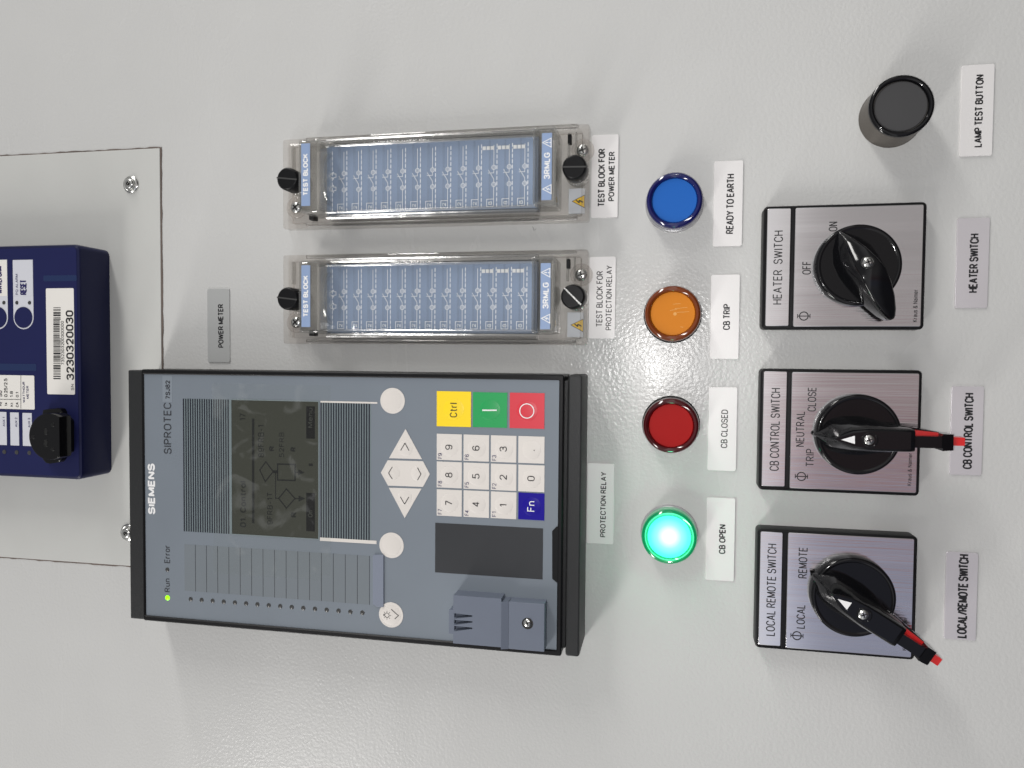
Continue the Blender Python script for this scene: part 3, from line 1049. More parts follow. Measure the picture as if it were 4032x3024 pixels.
# interface cover, bottom left corner of the relay (raised)
b = MB()
HA, HB = F + 9, F + 7.6
gy = [(2414, 2437, 2426), (2440, 2462, 2449), (2464, 2487, 2474)]
q = rect([(1786, 2344), (1973, 2357), (1973, 2549), (1783, 2533)], HA)
ua, ub, va, vb = q
gro = []
for y0, y1, yt in reversed(gy):
    a_, b_, t_ = at(1787, y1, HA)[0], at(1787, y0, HA)[0], at(1860, yt, HA)
    gro.append((a_, b_, t_[0], t_[1]))
out = [(ua, vb), (ua, va), (ub, va), (ub, vb)]
left = []
for a_, b_, tu, tv in sorted(gro, reverse=True):
    left += [(b_, vb), (tu + .35, tv), (tu - .35, tv), (a_, vb)]
out = [(ua, va), (ub, va), (ub, vb)] + left + [(ua, vb)]
b.prism(out, F - 1, HA, RCOVER)
b.slab((ua + .2, ub - .2, va + 1, vb - .2), F - 1, HA - 4.5, RCOVER, .2, .1)
q2 = rect([(2002, 2370), (2145, 2377), (2143, 2567), (2002, 2556)], HB)
b.add([(q2[0], va, HA), (q2[1], va, HA), (q2[1], q2[3], HB), (q2[0], q2[3], HB), (q2[0], va, F - 1), (q2[1], va, F - 1), (q2[1], q2[3], F - 1), (q2[0], q2[3], F - 1)],
      [(0, 1, 2, 3), (0, 3, 7, 4), (1, 2, 6, 5)], RCOVER)
b.slab((q2[0], q2[1], q2[2], q2[3]), F - 1, HB, RCOVER, .5, .3)
cv = b.build('interface_cover', rl)
b = MB()
q = box4(1768, 1790, 2401, 2496, HA - 3)
b.slab(q, F, HA - 2.5, RCOVER, .3, .3)
b.build('cover_tab', cv)
b = MB()
l = at(2077, 2455, HB)
b.lathe([(3.0, HB - .2), (3.0, HB + .06), (2.7, HB + .1), (2.55, HB + .03), (0, HB + .03)], l[0], l[1], STEELD, 36)  # dark disc in place of the shaded counterbore
phillips(b, l[0] + .3, l[1] + .0, HB + .03, 2.1, STEEL, .9)
b.build('cover_screw', cv)
# loose protective film over the screen
b = MB()
q = rect([(838, 1504), (1312, 1522), (1295, 2292), (843, 2250)], F)
nx, ny = 36, 26
rg = random.Random(2)
vs = []
for i in range(nx + 1):
    for j in range(ny + 1):
        uu, vv = q[0] + (q[1] - q[0]) * i / nx, q[2] + (q[3] - q[2]) * j / ny
        z_ = F + .62 + .10 * math.sin(i * .9 + j * .5) * math.sin(j * .7) + rg.uniform(-.05, .05)
        if i > nx - 5 and j > ny - 8:
            z_ += rg.uniform(0, 1.6)
        vs.append((uu, vv, z_))
b.add(vs, [(i * (ny + 1) + j, (i + 1) * (ny + 1) + j, (i + 1) * (ny + 1) + j + 1, i * (ny + 1) + j + 1) for i in range(nx) for j in range(ny)
           if not (i < 1 and j < 2)], FILM)
b.build('protective_film', rl)

# ------------------------------------------------------------------ test blocks
B1 = (99.6, 133.6)
tb = thing('test_block', 'clear plastic test block above the label reading test block for power meter', 'test block', *B1, 'clear test blocks with black thumbscrews')
cu, cv_ = B1
b = MB()
b.frame((cu - 26, cu + 26, cv_ - 90, cv_ + 90), (cu - 22.5, cu + 22.5, cv_ - 86, cv_ + 86), .05, 7, CLEARB, 1.5, 1, .6)
b.slab((cu - 22.4, cu + 22.4, cv_ - 85.9, cv_ + 85.9), .05, 3.4, CLEARB, 1, .3)
b.build('base', tb)
b = MB()
for s in (-1, 1):
    b.slab((cu + s * 24.4 - 1.1, cu + s * 24.4 + 1.1, cv_ - 84, cv_ + 74), 7, 10.5, GLASS, .8, .8)
    for xo, xi, zb, zt in ((22.6, 20.1, 3.4, 15.0), (19.4, 17.9, 14.6, 15.6)):
        w_ = xo - xi
        pr = [(xo, zb), (xo, zt - .55), (xo - w_ * .42, zt), (xi + w_ * .4, zt), (xi, zt - .5), (xi, zb)]
        b.rings([[(cu + s * x, y, z_) for x, z_ in pr] for y in (cv_ - 63, cv_ + 59)], RAIL)
    for x0, x1, z1 in ((19.5, 20.0, 13.8), (23.0, 23.5, 8.0)):
        b.slab((cu + s * (x0 + x1) / 2 - .3, cu + s * (x0 + x1) / 2 + .3, cv_ - 62.5, cv_ + 58.5), 3.5, z1, REFRLINE, .1, .05)  # dark strips painted as the refraction lines beside the rails
b.build('side_rail', tb)
b = MB()
b.slab((cu - 20, cu + 20, 71.0, 194.2), 3.4, 10, CBLUE, .3, .1)
z = 10.15
dash = [1309, 1366, 1423.5, 1481, 1539, 1597, 1655.5, 1715, 1775, 1835, 1895.6, 1956.5, 2017, 2078.5]
dv = [at(x, 715, 10)[1] for x in dash]
for v_ in dv:
    n = 12
    for k in range(n):
        a = cu - 17.6 + 35.2 * k / n
        b.flat([(a, v_ - .2), (a + 35.2 / n * .72, v_ - .2), (a + 35.2 / n * .72, v_ + .2), (a, v_ + .2)], z, CPRINT)
nums = '2222222222888 8'.replace(' ', '')
for k, v_ in enumerate(dv):
    if k == 0:
        continue
    lv = v_ + 1.75
    st = lambda pts: b.stroke([(cu + x, lv + y) for x, y in pts], .28, z + .05, CPRINT)
    st([(-17.3, 0), (-6.6, 0)])
    b.ring(cu - 5.3, lv, 1.15, .32, z + .05, CPRINT, 20)
    b.ring(cu - 5.3, lv, .5, .22, z + .05, CPRINT, 12)
    st([(-4.1, 0), (-2.3, 0), (2.7, 3.1)])
    st([(1.0, 3.3), (1.0, 0), (2.8, 0)])
    b.ring(cu + 4.0, lv, 1.15, .32, z + .05, CPRINT, 20)
    b.ring(cu + 4.0, lv, .5, .22, z + .05, CPRINT, 12)
    st([(5.2, 0), (16.2, 0)])
    st([(-17.3, 0), (-17.3, 3.9), (-13.3, 3.9), (-13.3, 0)])
    b.text(nums[k - 1] if k < 14 else '9', cu - 16.5, cu - 14.5, lv + .95, lv + 3.0, z + .05, CPRINT, .0)
    if k >= 11:
        for j in range(3):
            y0 = v_ + 8.6 - .4 - j * 2.35
            b.flat([(cu + 13.6, y0 - 1.9), (cu + 15.6, y0 - 1.9), (cu + 15.6, y0), (cu + 13.6, y0)], z + .1, WHITE)
for y in (-4.5, 3.0):     # two small arrow outlines above the first terminal
    v_ = 190.6 - 134 + 133.6
    c_ = (cu + y, v_)
    b.stroke([(c_[0] - 2, c_[1] - .2), (c_[0], c_[1] + 2.8), (c_[0] + 2, c_[1] - .2), (c_[0] + 1, c_[1] - .2), (c_[0] + 1, c_[1] - 1.6), (c_[0] - 1, c_[1] - 1.6), (c_[0] - 1, c_[1] - .2)], .3, z + .05, CPRINT, True)
b.build('circuit_card', tb)
b = MB()
b.slab((cu - 20, cu + 20, 71.6, 192.6), 13.2, 14.6, CLEAR, .6, .3)
for k, v_ in enumerate(dv[1:]):
    b.slab((cu - 18.4, cu + 18.4, v_ + 3.4, v_ + 3.9), 10.6, 13.1, CLEAR, .1, .05)
b.build('window', tb)
for (v0, v1, nm) in ((191.3, 204.4, 'top'), (58.8, 71.4, 'bottom')):
    b = MB()
    b.slab((cu - 20.2, cu + 20.2, v0, v1), 3.4, 26, CLEAR, 1.6, 1.0)
    b.frame((cu - 20.1, cu + 20.1, v0 + .1, v1 - .1), (cu - 18.9, cu + 18.9, v0 + 1.3, v1 - 1.3), 4.2, 24.9, CLEARE, 1.4, .8, .3)
    if nm == 'top':    # moulded arch on the wall that faces the window
        pts = [(cu + 15 * math.cos(a), 12 + 11 * math.sin(a)) for a in [PI * i / 16 for i in range(17)]]
        vs = []
        for (x, zz), (x2, z2) in zip(pts, [(cu + 12.6 * math.cos(a), 12 + 8.8 * math.sin(a)) for a in [PI * i / 16 for i in range(17)]]):
            vs += [(x, v0 - .1, zz), (x2, v0 - .1, z2), (x, v0 - 1.1, zz), (x2, v0 - 1.1, z2)]
        fs = []
        for i in range(16):
            a = i * 4
            fs += [(a + 2, a + 6, a + 7, a + 3), (a, a + 4, a + 6, a + 2), (a + 1, a + 3, a + 7, a + 5)]
        b.add(vs, fs, CLEARE)
    hd = b.build('end_cover', tb)
    b = MB()
    h = 26.0
    q = box4(1186.6, 1221.5, 565, 811, h) if nm == 'top' else box4(2133, 2173, 524, 788, h)
    mu_ = (q[0] + q[1]) / 2
    b.slab(q, h, h + .25, CBLUE2, .3, .08)
    z2 = h + .32
    if nm == 'top':
        b.tpx('TEST BLOCK', 1194, 1213.5, 771, 605, h, WHITE, .03, 1.06, zf=z2)
    else:
        b.tpx('3RMLG', 2142, 2166, 706, 601, h, WHITE, .022, 1.06, zf=z2)
        for yy, bolt in ((745, True), (562, False)):
            tri = [at(x, y, h) for x, y in ((2137, yy), (2170.5, yy - 17.5), (2170.5, yy + 17.5))]
            b.stroke(tri, .42, z2, WHITE, True)
            if bolt:
                b.stroke([at(x, y, h) for x, y in ((2150, yy - 4), (2158, yy + 4), (2158, yy - 4), (2166, yy + 3))], .4, z2, WHITE)
            else:
                b.stroke([at(2148, yy, h), at(2160, yy, h)], .5, z2, WHITE)
                b.flat(circ(*at(2166, yy, h), .35, 8), z2, WHITE)
    b.build('name_strip', hd)
SLOTM = mat('dark_grey_slot', (.05, .05, .05), .3)  # plain dark grey, a little lighter than the black screw head
# thumbscrews with knurled sleeve
for v_, rot in ((212.4, -.12), (49.7, -.03)):
    c_ = (98.9, v_)
    b = MB()
    n = 60
    prof = [(6.5, 7.0), (6.5, 15)]
    b.rings([[(c_[0] + (q_ + (.3 if i % 2 else 0)) * math.cos(2 * PI * i / n), c_[1] + (q_ + (.3 if i % 2 else 0)) * math.sin(2 * PI * i / n), zz) for i in range(n)] for q_, zz in ((6.4, 3.4), (6.4, 12.2), (5.8, 12.8))], CLEARE)
    R = []
    for rr_, zz in ((6.2, 12.8), (6.3, 13.5), (6.3, 22.2), (5.7, 23.2), (5.4, 23.3)):
        R.append([(c_[0] + (rr_ + (.16 if i % 2 and 13 < zz < 22.5 else 0)) * math.cos(2 * PI * i / n), c_[1] + (rr_ + (.16 if i % 2 and 13 < zz < 22.5 else 0)) * math.sin(2 * PI * i / n), zz) for i in range(n)])
    b.rings(R, BLK)
    ts = b.build('thumb_screw', tb)
    b = MB()
    c0, s0 = math.cos(rot + PI / 2), math.sin(rot + PI / 2)
    pts = [(c_[0] + x * c0 - y * s0, c_[1] + x * s0 + y * c0) for x, y in ((-6.2, -.4), (6.2, -.4), (6.2, .4), (-6.2, .4))]
    b.flat(pts, 23.38, SLOTM)
    b.build('slot', ts)
for u_, v_, a in ((112.0, 47.3, .3), (86.2, 216.0, .7)):
    b = MB()
    b.lathe([(6.2, 3.4), (6.2, 5.2), (5.6, 5.6), (4.6, 5.6), (4.4, 4.6)], u_, v_, CLEARB, 36)
    phillips(b, u_, v_, 4.4, 3.5, STEEL, 2.2, a)
    b.build('fixing_screw', tb)
b = MB()
q = box4(2239, 2303, 742, 841, 5)
b.slab(q, 3.4, 5.0, SILV, .3, .1)
tri = [at(x, y, 5) for x, y in ((2251, 793), (2302, 767), (2302, 820))]
b.flat(tri, 5.1, INK)
b.flat([at(x, y, 5) for x, y in ((2255, 793), (2301, 770), (2301, 817))], 5.18, YEL)
b.stroke([at(x, y, 5) for x, y in ((2268, 788), (2281, 799), (2280, 789), (2296, 797))], .6, 5.26, INK)
b.build('hazard_sticker', tb)
# slots and bars in the moulded ends of the base
for r4, z1, m_ in [((cu + 9, cu + 22, v0, v1), 6.8, CLEARE) for v0, v1 in ((207, 208.2), (217, 218.2), (54.3, 55.4), (50.5, 51.3))] + [
        ((cu - 21.5, cu - 18, 203, 206), 9, STEELD), ((cu + 16, cu + 21, 53.5, 55.4), 7.2, BLK)]:
    b = MB()
    b.slab(r4, 3.4, z1, m_, .2, .2)
    b.build('base_rib', tb)

tb2 = copy_tree(tb)
tb2.location = w3(32.2, 133.6, 0)
tb2['label'] = 'clear plastic test block above the label reading test block for protection relay'
for ch in tb2.children:
    if ch.name.startswith('thumb_screw'):
        pass
ths = [c for c in tb2.children if c.name.startswith('thumb_screw')]
lowt = min(ths, key=lambda o: min(v.co.y for v in o.data.vertices))
sl = [c for c in lowt.children][0]
sl.data = sl.data.copy()
sl.data.materials[0] = STEEL
cx_, cy_ = 98.9 - B1[0], 49.7 - B1[1]
for v in sl.data.vertices:
    x, y = v.co.x - cx_ * .001, v.co.y - cy_ * .001
    a = -.75
    v.co.x, v.co.y = cx_ * .001 + x * math.cos(a) - y * math.sin(a), cy_ * .001 + x * math.sin(a) + y * math.cos(a)

# ------------------------------------------------------------------ indicator lamps


def lens(name, col, rough=.1, trans=.0, emit=None, es=0):
    return mat(name, col, rough, 0, .6, emit=emit, estr=es, coat=.6)


def lit_lens():
    m = bpy.data.materials.new('lit_green_lens')
    m.use_nodes = True
    nt = m.node_tree
    b = nt.nodes['Principled BSDF']
    b.inputs['Base Color'].default_value = (.1, .7, .5, 1)
    b.inputs['Roughness'].default_value = .25
    tc = nt.nodes.new('ShaderNodeTexCoord')
    gr = nt.nodes.new('ShaderNodeVectorMath')
    gr.operation = 'LENGTH'
    mp = nt.nodes.new('ShaderNodeMapping')
    mp.inputs['Scale'].default_value = (1000 / 11.5, 1000 / 11.5, 0)
    nt.links.new(tc.outputs['Object'], mp.inputs[0])
    nt.links.new(mp.outputs[0], gr.inputs[0])
    rp = nt.nodes.new('ShaderNodeValToRGB')
    e = rp.color_ramp
    e.elements[0].position, e.elements[0].color = .0, (1, 1, 1, 1)
    e.elements[1].position, e.elements[1].color = 1, (.0, .50, .30, 1)
    for p_, c_ in ((.3, (.80, 1, .96)), (.55, (.25, .98, .90)), (.85, (.02, .92, .62)), (.95, (.0, .80, .50))):
        q_ = e.elements.new(p_)
        q_.color = (*c_, 1)
    nt.links.new(gr.outputs['Value'], rp.inputs[0])
    nt.links.new(rp.outputs[0], b.inputs['Emission Color'])
    b.inputs['Emission Strength'].default_value = .95
    return m


LR = 14.75
for u_, nm, rim, disc, lab in (
        (82.4, 'blue', lens('dark_blue_lens_rim', (.004, .005, .085)), mat('blue_lens_disc', (.010, .115, .46), .5, 0, .2), 'unlit blue indicator lamp above the ready to earth label'),
        (23.1, 'amber', lens('amber_lens_rim', (.16, .032, .004)), mat('amber_lens_disc', (.62, .20, .006), .5, 0, .2, var=.08), 'amber indicator lamp above the cb trip label'),
        (-36.3, 'red', lens('dark_red_lens_rim', (.055, .001, .003)), mat('red_lens_disc', (.34, .002, .002), .5, 0, .15, var=.06), 'unlit red indicator lamp above the cb closed label'),
        (-95.8, 'green', lens('green_lens_rim', (.0, .085, .03), emit=(.0, .55, .20), es=.32), lit_lens(), 'lit bright green indicator lamp above the cb open label')):
    v_ = -1.9
    t = thing('indicator_lamp', lab, 'lamp', u_, v_, 'indicator lamps in a row')
    b = MB()
    b.lathe([(15.4, 0), (15.4, 1.6), (14.9, 2.2), (13.5, 2.4)], u_, v_, mat('clear_ring_%s' % nm, (.35, .35, .36), .2, 0, .5) if nm in ('blue', 'green') else BLK, 64)
    b.build('gasket', t)
    b = MB()
    b.lathe([(14.0, 2.0), (14.6, 2.6), (14.75, 9.4), (14.55, 10.6), (14.0, 11.6), (13.2, 12.0), (12.4, 11.8), (11.8, 11.2), (11.5, 10.4), (11.45, 9.8)], u_, v_, rim, 72)
    b.build('lens_rim', t)
    b = MB()
    b.lathe([(11.46, 9.5), (11.46, 10.4), (11.3, 10.5), (0, 10.5)], u_, v_, disc, 64)
    if nm == 'amber':      # scuffs on the amber lens
        for x0, y0, x1, y1 in ((1, -8.5, .6, -2), (3.2, -7.5, 2.6, -1), (2.2, -2.2, 1.6, 1.5), (5.2, -4, 4.9, 0), (-7, -4, -7.2, -5.5)):
            b.stroke([(u_ + x0, v_ - y0 * -1), (u_ + x1, v_ - y1 * -1)], .16, 10.53, mat('amber_scuff', (.75, .42, .12), .5))
        b.flat(circ(u_ - .2, v_ - 1.2, .9, 14), 10.53, mat('amber_scuff', (.70, .33, .06), .5))
    b.build('lens_disc', t)
    if nm == 'green':
        gl = bpy.data.lights.new('lamp_glow', 'POINT')
        gl.energy = .018
        gl.color = (.1, 1, .5)
        gl.shadow_soft_size = .006
        gl.specular_factor = 0
        go = bpy.data.objects.new('lamp_glow', gl)
        COL.objects.link(go)
        go.location = (0, 0, .019)
        go.parent = t

# lamp test push button
u_, v_ = 122.9, -109.0
t = thing('push_button', 'tall black push button with dark grey cap above the lamp test label', 'button', u_, v_)
b = MB()
b.lathe([(15.3, 0), (15.3, .8), (14.9, 1.5), (14.9, 16.5), (14.6, 17.2)], u_, v_, COLLAR, 64)
b.build('collar', t)
b = MB()
b.lathe([(14.6, 17.0), (14.9, 17.4), (14.8, 18.4), (14.2, 19.0), (13.4, 19.1), (12.8, 18.8), (12.5, 18.0), (12.4, 17.0)], u_, v_, GLOSSBLK, 64)
b.build('rim', t)
b = MB()
b.lathe([(12.3, 16.5), (12.2, 17.7), (11.7, 18.1), (0, 18.2)], u_, v_, mat('dark_grey_cap', (.046, .046, .048), .5, bump=(2500, .15, .0001)), 64)
b.build('cap', t)

# ------------------------------------------------------------------ rotary switches


def loft(mb, secs, m):
    """secs: (u, v, nu, nv, half width bottom, half width top, z bottom, z top): a blade along its own axis"""
    R = []
    for (u, v, nu, nv, wb, wt, zb, zt) in secs:
        e = min(1.2, wt * .5)
        pr = [(-wb, zb), (-(wb * .9 + wt * .1), zb + (zt - zb) * .25), (-(wb * .45 + wt * .55), zb + (zt - zb) * .65), (-wt, zt - e), (-wt + e * .35, zt - e * .3), (-wt + e, zt),
              (wt - e, zt), (wt - e * .35, zt - e * .3), (wt, zt - e), (wb * .45 + wt * .55, zb + (zt - zb) * .65), (wb * .9 + wt * .1, zb + (zt - zb) * .25), (wb, zb)]
        R.append([(u + nu * x, v + nv * x, z_) for x, z_ in pr])
    mb.rings(R, m)
    return mb


H0 = 10.0
SV = -85.7


def switch_body(px_frame, px_strip, px_plate, label, words, brand, cu):
    q = rect(px_frame, H0)
    t = thing('rotary_switch', label, 'switch', cu, SV, 'rotary switches in black frames')
    f4 = (cu - 31.6, cu + 31.6, SV - 38.7, SV + 38.7)
    b = MB()
    s4, p4 = rect(px_strip, H0), rect(px_plate, H0)
    b.slab(f4, 0, H0, BLK, 2.2, 1.0)
    # raised ribs round the two plates
    b.frame((f4[0] + .9, f4[1] - .9, f4[2] + .9, f4[3] - .9), (p4[0] - .2, p4[1] + .2, p4[2] - .2, s4[3] + .2), H0 - .6, H0 + .55, BLK, 1.6, .8, .3)
    b.slab((p4[0] - .1, p4[1] + .1, p4[3] + .15, s4[2] - .15), H0 - .6, H0 + .5, BLK, .2, .2)
    b.build('frame', t)
    b = MB()
    b.slab(s4, H0 - .3, H0 + .5, ALU, .8, .35)
    for w_ in words[:1]:
        b.tpx(w_[0], *w_[1:], H0 + .5, INK, -.006, 1.05, zf=H0 + .58)
    b.build('legend_strip', t)
    b = MB()
    b.slab(p4, H0 - .3, H0 + .5, ALU, .8, .35)
    for w_ in words[1:]:
        b.tpx(w_[0], *w_[1:], H0 + .5, INK, -.004, 1.05, zf=H0 + .58)
    b.tpx('Kraus & Naimer', *brand[0], H0 + .5, INK, .0, 1.1, zf=H0 + .58)
    cx, cy = at(*brand[1], H0 + .5)
    b.ring(cx, cy, 2.1, .55, H0 + .58, INK)
    b.stroke([(cx, cy - 3), (cx, cy + 3)], .5, H0 + .6, INK)
    for s in (-3, 3):
        b.stroke([(cx - 1.1, cy + s), (cx + 1.1, cy + s)], .4, H0 + .6, INK)
    b.build('legend_plate', t)
    return t


def knob_disc(t, cu, cv):
    b = MB()
    b.lathe([(20.3, H0 + .5), (20.1, H0 + 6.2), (19.9, H0 + 6.7), (19.4, H0 + 7.05), (18.7, H0 + 7.1), (17.8, H0 + 6.8), (0, H0 + 6.5)], cu, cv, GLOSSBLK, 72)
    return b.build('knob', t)


Z = lambda x, y: (2950 + x / 2.212, 760 + y / 2.212)
t = switch_body([Z(140, 112), Z(1553, 78), Z(1520, 1192), Z(103, 1180)], [Z(160, 135), Z(368, 133), Z(343, 1160), Z(132, 1160)], [Z(402, 128), Z(1527, 102), Z(1488, 1168), Z(376, 1162)],
                'rotary switch with plain long black handle turned to on', [('HEATER  SWITCH', 3045, 3081, 1199, 908), ('OFF', 3159, 3194, 1081, 1029), ('ON', 3263, 3298, 911, 873)],
                ((3595, 3613, 1268, 1140), (3165, 1244.5)), 46.4)
c = at(3382, 1043, H0 + 7)
k = knob_disc(t, *c)
tip, tail = at(3306, 909, 19), at(3514, 1257, 24)
d = (tail[0] - tip[0], tail[1] - tip[1])
Ld = math.hypot(*d)
d = (d[0] / Ld, d[1] / Ld)
n_ = (-d[1], d[0])
b = MB()
prof = [(0, .5, .3, 15.5, 18), (.05, 3.0, .9, 15.5, 21.5), (.14, 6.6, 2.0, 15.5, 26.5), (.26, 9.2, 3.4, 15.5, 31), (.40, 9.8, 4.4, 15.5, 34), (.52, 9.0, 4.9, 15.5, 35), (.66, 7.4, 4.7, 15.5, 33.5), (.80, 5.4, 3.9, 14.5, 30.5), (.92, 3.4, 2.6, 15, 27.5), (.98, 1.8, 1.5, 16, 25.5), (1.0, .8, .7, 17, 24.5)]
loft(b, [(tip[0] + d[0] * Ld * s, tip[1] + d[1] * Ld * s, n_[0], n_[1], wb, wt, zb, zt) for s, wb, wt, zb, zt in [(a_, b_ * 1.06, c_ * 1.22, d_, e_) for a_, b_, c_, d_, e_ in prof]], GLOSSBLK)
h_ = b.build('handle', t)
b = MB()
l = at(3418, 1032, 35.5)
b.lathe([(3.1, 34.6), (3.1, 35.15), (2.7, 35.2), (2.7, 35.05), (0, 35.05)], l[0], l[1], STEELD, 32)
phillips(b, l[0], l[1], 35.1, 2.5, STEEL, 1.3, .35)
b.build('handle_screw', h_)


def lever_switch(t, disc, tip, toptip, screw, end, fork, red, tri):
    k = knob_disc(t, *disc)
    TOP = 38.0
    T0, T1, S_, E_ = at(*tip, 15), at(*toptip, TOP), at(*screw, TOP), at(*end, TOP)
    FK, RD = at(*fork, 34), at(*red, 34)
    d = (E_[0] - T1[0], E_[1] - T1[1])
    L_ = math.hypot(*d)
    d = (d[0] / L_, d[1] / L_)
    n = (-d[1], d[0])
    sp = lambda p_: (p_[0] - S_[0]) * d[0] + (p_[1] - S_[1]) * d[1]
    P_ = lambda s: (S_[0] + d[0] * s, S_[1] + d[1] * s)
    s0, s1, sE, sF, sR = sp(T0), sp(T1), sp(E_), sp(FK), sp(RD)
    b = MB()
    secs = [(s0, .4, .2, 13.5, 15.2), (s0 + (s1 - s0) * .35, 2.6, .35, 14.5, 22.5), (s0 + (s1 - s0) * .75, 5.4, .45, 15.5, 32.5), (s1, 7.2, .7, 15.5, TOP),
            (s1 + 3, 8.6, 2.6, 15.5, TOP), (s1 + 7.5, 9.6, 4.3, 15.5, TOP), (0, 9.8, 5.2, 15.5, TOP), (6, 8.8, 5.4, 15.5, TOP), (sE * .55, 6.8, 5.4, 15.5, TOP), (sE - 2, 5.6, 5.3, 19, TOP), (sE, 5.4, 5.1, 20.5, TOP - .6)]
    loft(b, [(*P_(s), n[0], n[1], wb, wt, zb, zt) for s, wb, wt, zb, zt in secs], GLOSSBLK)
    hd = b.build('handle', t)
    b = MB()
    pts = [at(*p_, TOP) for p_ in tri]
    b.flat(pts, TOP + .12, WHITE)
    b.build('pointer_mark', hd)
    b = MB()
    b.lathe([(3.6, TOP - .5), (3.6, TOP + .1), (3.2, TOP + .18), (3.05, TOP + .05), (0, TOP + .05)], S_[0] + d[0] * .4, S_[1] + d[1] * .4, GLOSSBLK, 32)
    phillips(b, S_[0], S_[1], TOP + .05, 2.3, STEELD if False else STEEL, .7, .35)
    b.build('handle_screw', hd)
    # padlocking fork at the end of the handle
    b = MB()

    def bar(sa, sb, xa0, xa1, xb0, xb1, z0a, z1a, z0b, z1b, m):
        A, B = P_(sa), P_(sb)
        vs = []
        for (Q, x0, x1, z0, z1) in ((A, xa0, xa1, z0a, z1a), (B, xb0, xb1, z0b, z1b)):
            for x, z_ in ((x0, z0), (x1, z0), (x1, z1), (x0, z1)):
                vs.append((Q[0] + n[0] * x, Q[1] + n[1] * x, z_))
        b.add(vs, [(0, 1, 2, 3), (4, 5, 6, 7), (0, 1, 5, 4), (1, 2, 6, 5), (2, 3, 7, 6), (3, 0, 4, 7)], m)
    # d runs away from the tip, n is to its side
    sm = sF - 3.6
    bar(sE - 1.5, sm + .5, -3.3, 2.2, -3.4, 2.2, 31, 36.6, 30.5, 35.8, GLOSSBLK)
    bar(sE - 6, sm + .5, 3.4, 6.6, 1.4, 3.6, 15, 22, 23, 29, GLOSSBLK)
    bar(sm, sF + 1.2, -4.6, 3.4, -4.3, 3.2, 24, 36.4, 25, 35.6, GLOSSBLK)
    b.build('locking_fork', hd)
    b = MB()
    bar(sE - 2, sm + .2, -2.2, 4.6, -2, 3.4, 23, 28.5, 26, 30, REDP)
    bar(sF + .8, sR, -2.3, 1.7, -2.2, 1.6, 27, 33, 27.5, 33.5, REDP)
    b.build('locking_tongue', hd)
    return t


Z = lambda x, y: (2950 + x / 2.212, 1400 + y / 2.212)
t = switch_body([Z(95, 112), Z(1508, 130), Z(1478, 1222), Z(75, 1155)], [Z(125, 135), Z(335, 137), Z(308, 1142), Z(103, 1135)], [Z(372, 140), Z(1488, 157), Z(1450, 1198), Z(345, 1153)],
                'rotary switch with red tongued lever handle pointing straight up to neutral', [('CB CONTROL SWITCH', 3033, 3070, 1854, 1528), ('NEUTRAL', 3134, 3168, 1759, 1619), ('TRIP', 3173, 3206, 1838, 1767), ('CLOSE', 3180, 3214, 1620, 1525)],
                ((3574, 3590, 1913, 1783), (3155.5, 1876)), -37.1)
lever_switch(t, at(3382, 1712, H0 + 7), Z(560, 665), Z(758, 722), Z(1045, 735), Z(1450, 738), Z(1745, 752), Z(1883, 748), [Z(800, 733), Z(920, 698), Z(920, 770)])
Z = lambda x, y: (2950 + x / 2.212, 2020 + y / 2.212)
t = switch_body([Z(75, 135), Z(1470, 205), Z(1425, 1282), Z(45, 1165)], [Z(100, 157), Z(300, 168), Z(268, 1158), Z(72, 1145)], [Z(343, 163), Z(1445, 228), Z(1405, 1265), Z(308, 1165)],
                'rotary switch with red tongued lever handle slanting towards local', [('LOCAL REMOTE SWITCH', 3019, 3055, 2504, 2141), ('REMOTE', 3144, 3179, 2277, 2155), ('LOCAL', 3136, 3170, 2475, 2381)],
                ((3554, 3570, 2561, 2430), (3138, 2503)), -120.6)
lever_switch(t, at(3361, 2354, H0 + 7), Z(560, 528), Z(735, 717), Z(995, 885), Z(1325, 1095), Z(1568, 1240), Z(1672, 1298), [Z(770, 748), Z(893, 782), Z(850, 843)])

# ------------------------------------------------------------------ nameplates


def nameplate(u, v, rot, lines, label, m=TAG, w_=45.0, h_=14.9):
    b = MB()
    b.slab((u - w_ / 2, u + w_ / 2, v - h_ / 2, v + h_ / 2), 0, .8, m, 1.0, .15)
    for s, x0, x1, ys, ye, bo in lines:
        b.tpx(s, x0, x1, ys, ye, .8, INK, bo, 1.0, zf=.88)
    if rot:
        c, s_ = math.cos(rot), math.sin(rot)
        b.v[:] = [(u + (x - u) * c - (y - v) * s_, v + (x - u) * s_ + (y - v) * c, z_) for x, y, z_ in b.v]
    return mesh_thing(b, 'nameplate', label, 'label', u, v, 'engraved nameplates on the panel')


def zz(x, y, reg, sc):
    return reg[0] + x / sc, reg[1] + y / sc


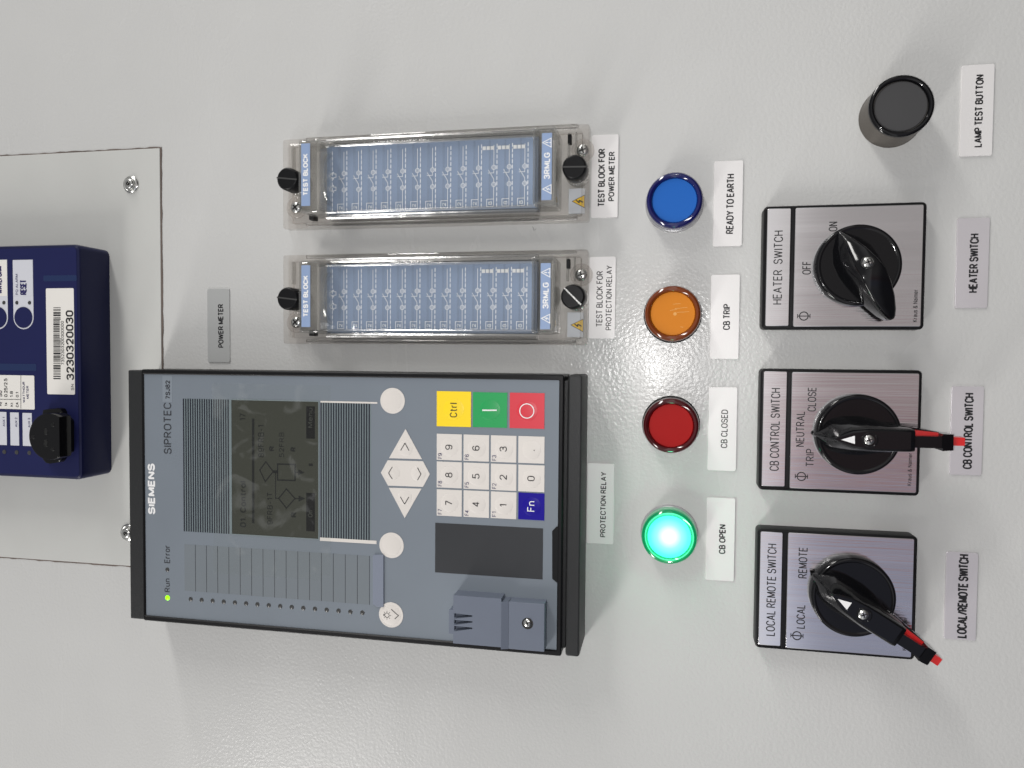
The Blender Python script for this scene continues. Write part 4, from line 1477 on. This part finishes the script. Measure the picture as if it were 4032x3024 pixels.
nameplate(-97.9, -29.0, 0, [('CB OPEN', 2831, 2857, 2181, 2065, .012)], 'flash bright nameplate reading CB OPEN below the green lamp', TAGLIT)
nameplate(-38.2, -29.0, 0, [('CB CLOSED', 2839, 2865, 1764, 1613, 0)], 'flash bright nameplate reading CB CLOSED below the red lamp', TAGLIT)
nameplate(21.8, -29.2, 0, [('CB TRIP', 2847, 2875, 1299, 1197, .004)], 'flash bright nameplate reading CB TRIP below the amber lamp', TAGLIT)
nameplate(81.75, -29.8, 0, [('READY TO EARTH', 2860, 2890, 921, 685, .008)], 'flash bright nameplate reading READY TO EARTH below the blue lamp', TAGLIT)
nameplate(48.5, -148.7, .0, [('HEATER SWITCH', 3816, 3852, 1153, 920, .012)], 'silver nameplate reading HEATER SWITCH below the plain handled switch', TAGDIM if False else TAG)
nameplate(-35.9, -148.4, .0, [('CB CONTROL SWITCH', 3794, 3831, 1847, 1547, .012)], 'silver nameplate reading CB CONTROL SWITCH crossed by a red lever tip', TAG)
nameplate(-120.4, -148.1, 0, [('LOCAL/REMOTE SWITCH', 3771, 3811, 2513, 2182, .014)], 'silver nameplate reading LOCAL/REMOTE SWITCH near the slanting lever', TAG)
nameplate(124.1, -148.7, 0, [('LAMP TEST BUTTON', 3838, 3870, 580, 294, .012)], 'flash bright nameplate reading LAMP TEST BUTTON below the black push button', TAGLIT)
nameplate(17.1, 269.8, .003, [('POWER METER', 859, 880, 1369, 1197, .012)], 'nameplate dulled grey away from the flash reading POWER METER right of the relay top', TAGDIM)
q = at(2418, 1826, .8), at(2417, 2145, .8)
uc, v0 = (q[0][0] + q[1][0]) / 2, (q[0][1] + q[1][1]) / 2
nameplate(uc, v0 + 7.45, 0, [('PROTECTION RELAY', 2364, 2386, 2115, 1858, .008)], 'flash bright nameplate reading PROTECTION RELAY under the bottom edge of the relay', TAGLIT)
for pts, lines, lab in (
        ([(2335, 529), (2439, 527), (2431, 859), (2325, 861)], [('TEST BLOCK FOR', 2355, 2382, 814, 585, .010), ('POWER METER', 2396, 2420, 792, 597, .010)], 'flash bright nameplate reading TEST BLOCK FOR POWER METER under a clear block'),
        ([(2324, 1012), (2427, 1011), (2421, 1332), (2319, 1334)], [('TEST BLOCK FOR', 2348, 2373, 1287, 1067, .002), ('PROTECTION RELAY', 2386, 2409, 1300, 1045, .002)], 'flash bright nameplate reading TEST BLOCK FOR PROTECTION RELAY under a clear block')):
    q = rect(pts, .8)
    nameplate((q[0] + q[1]) / 2, q[2] + 7.4, 0, lines, lab, TAGLIT, 45.0, 14.6)

# a stray hair stuck to the paint beside the test block
b = MB()
pts = [at(2096, 892, .2), at(2101, 900, .2), at(2100, 906, .2), at(2108, 905, .2), at(2111, 899, .2)]
for p0, p1 in zip(pts, pts[1:]):
    b.stroke([p0, p1], .18, .22, INKG)
b.v = [(x, y, .12) for x, y, z_ in b.v] + []
mesh_thing(b, 'hair_strand', 'tiny curled dark hair on the paint beside a clear block', 'hair', *pts[0])
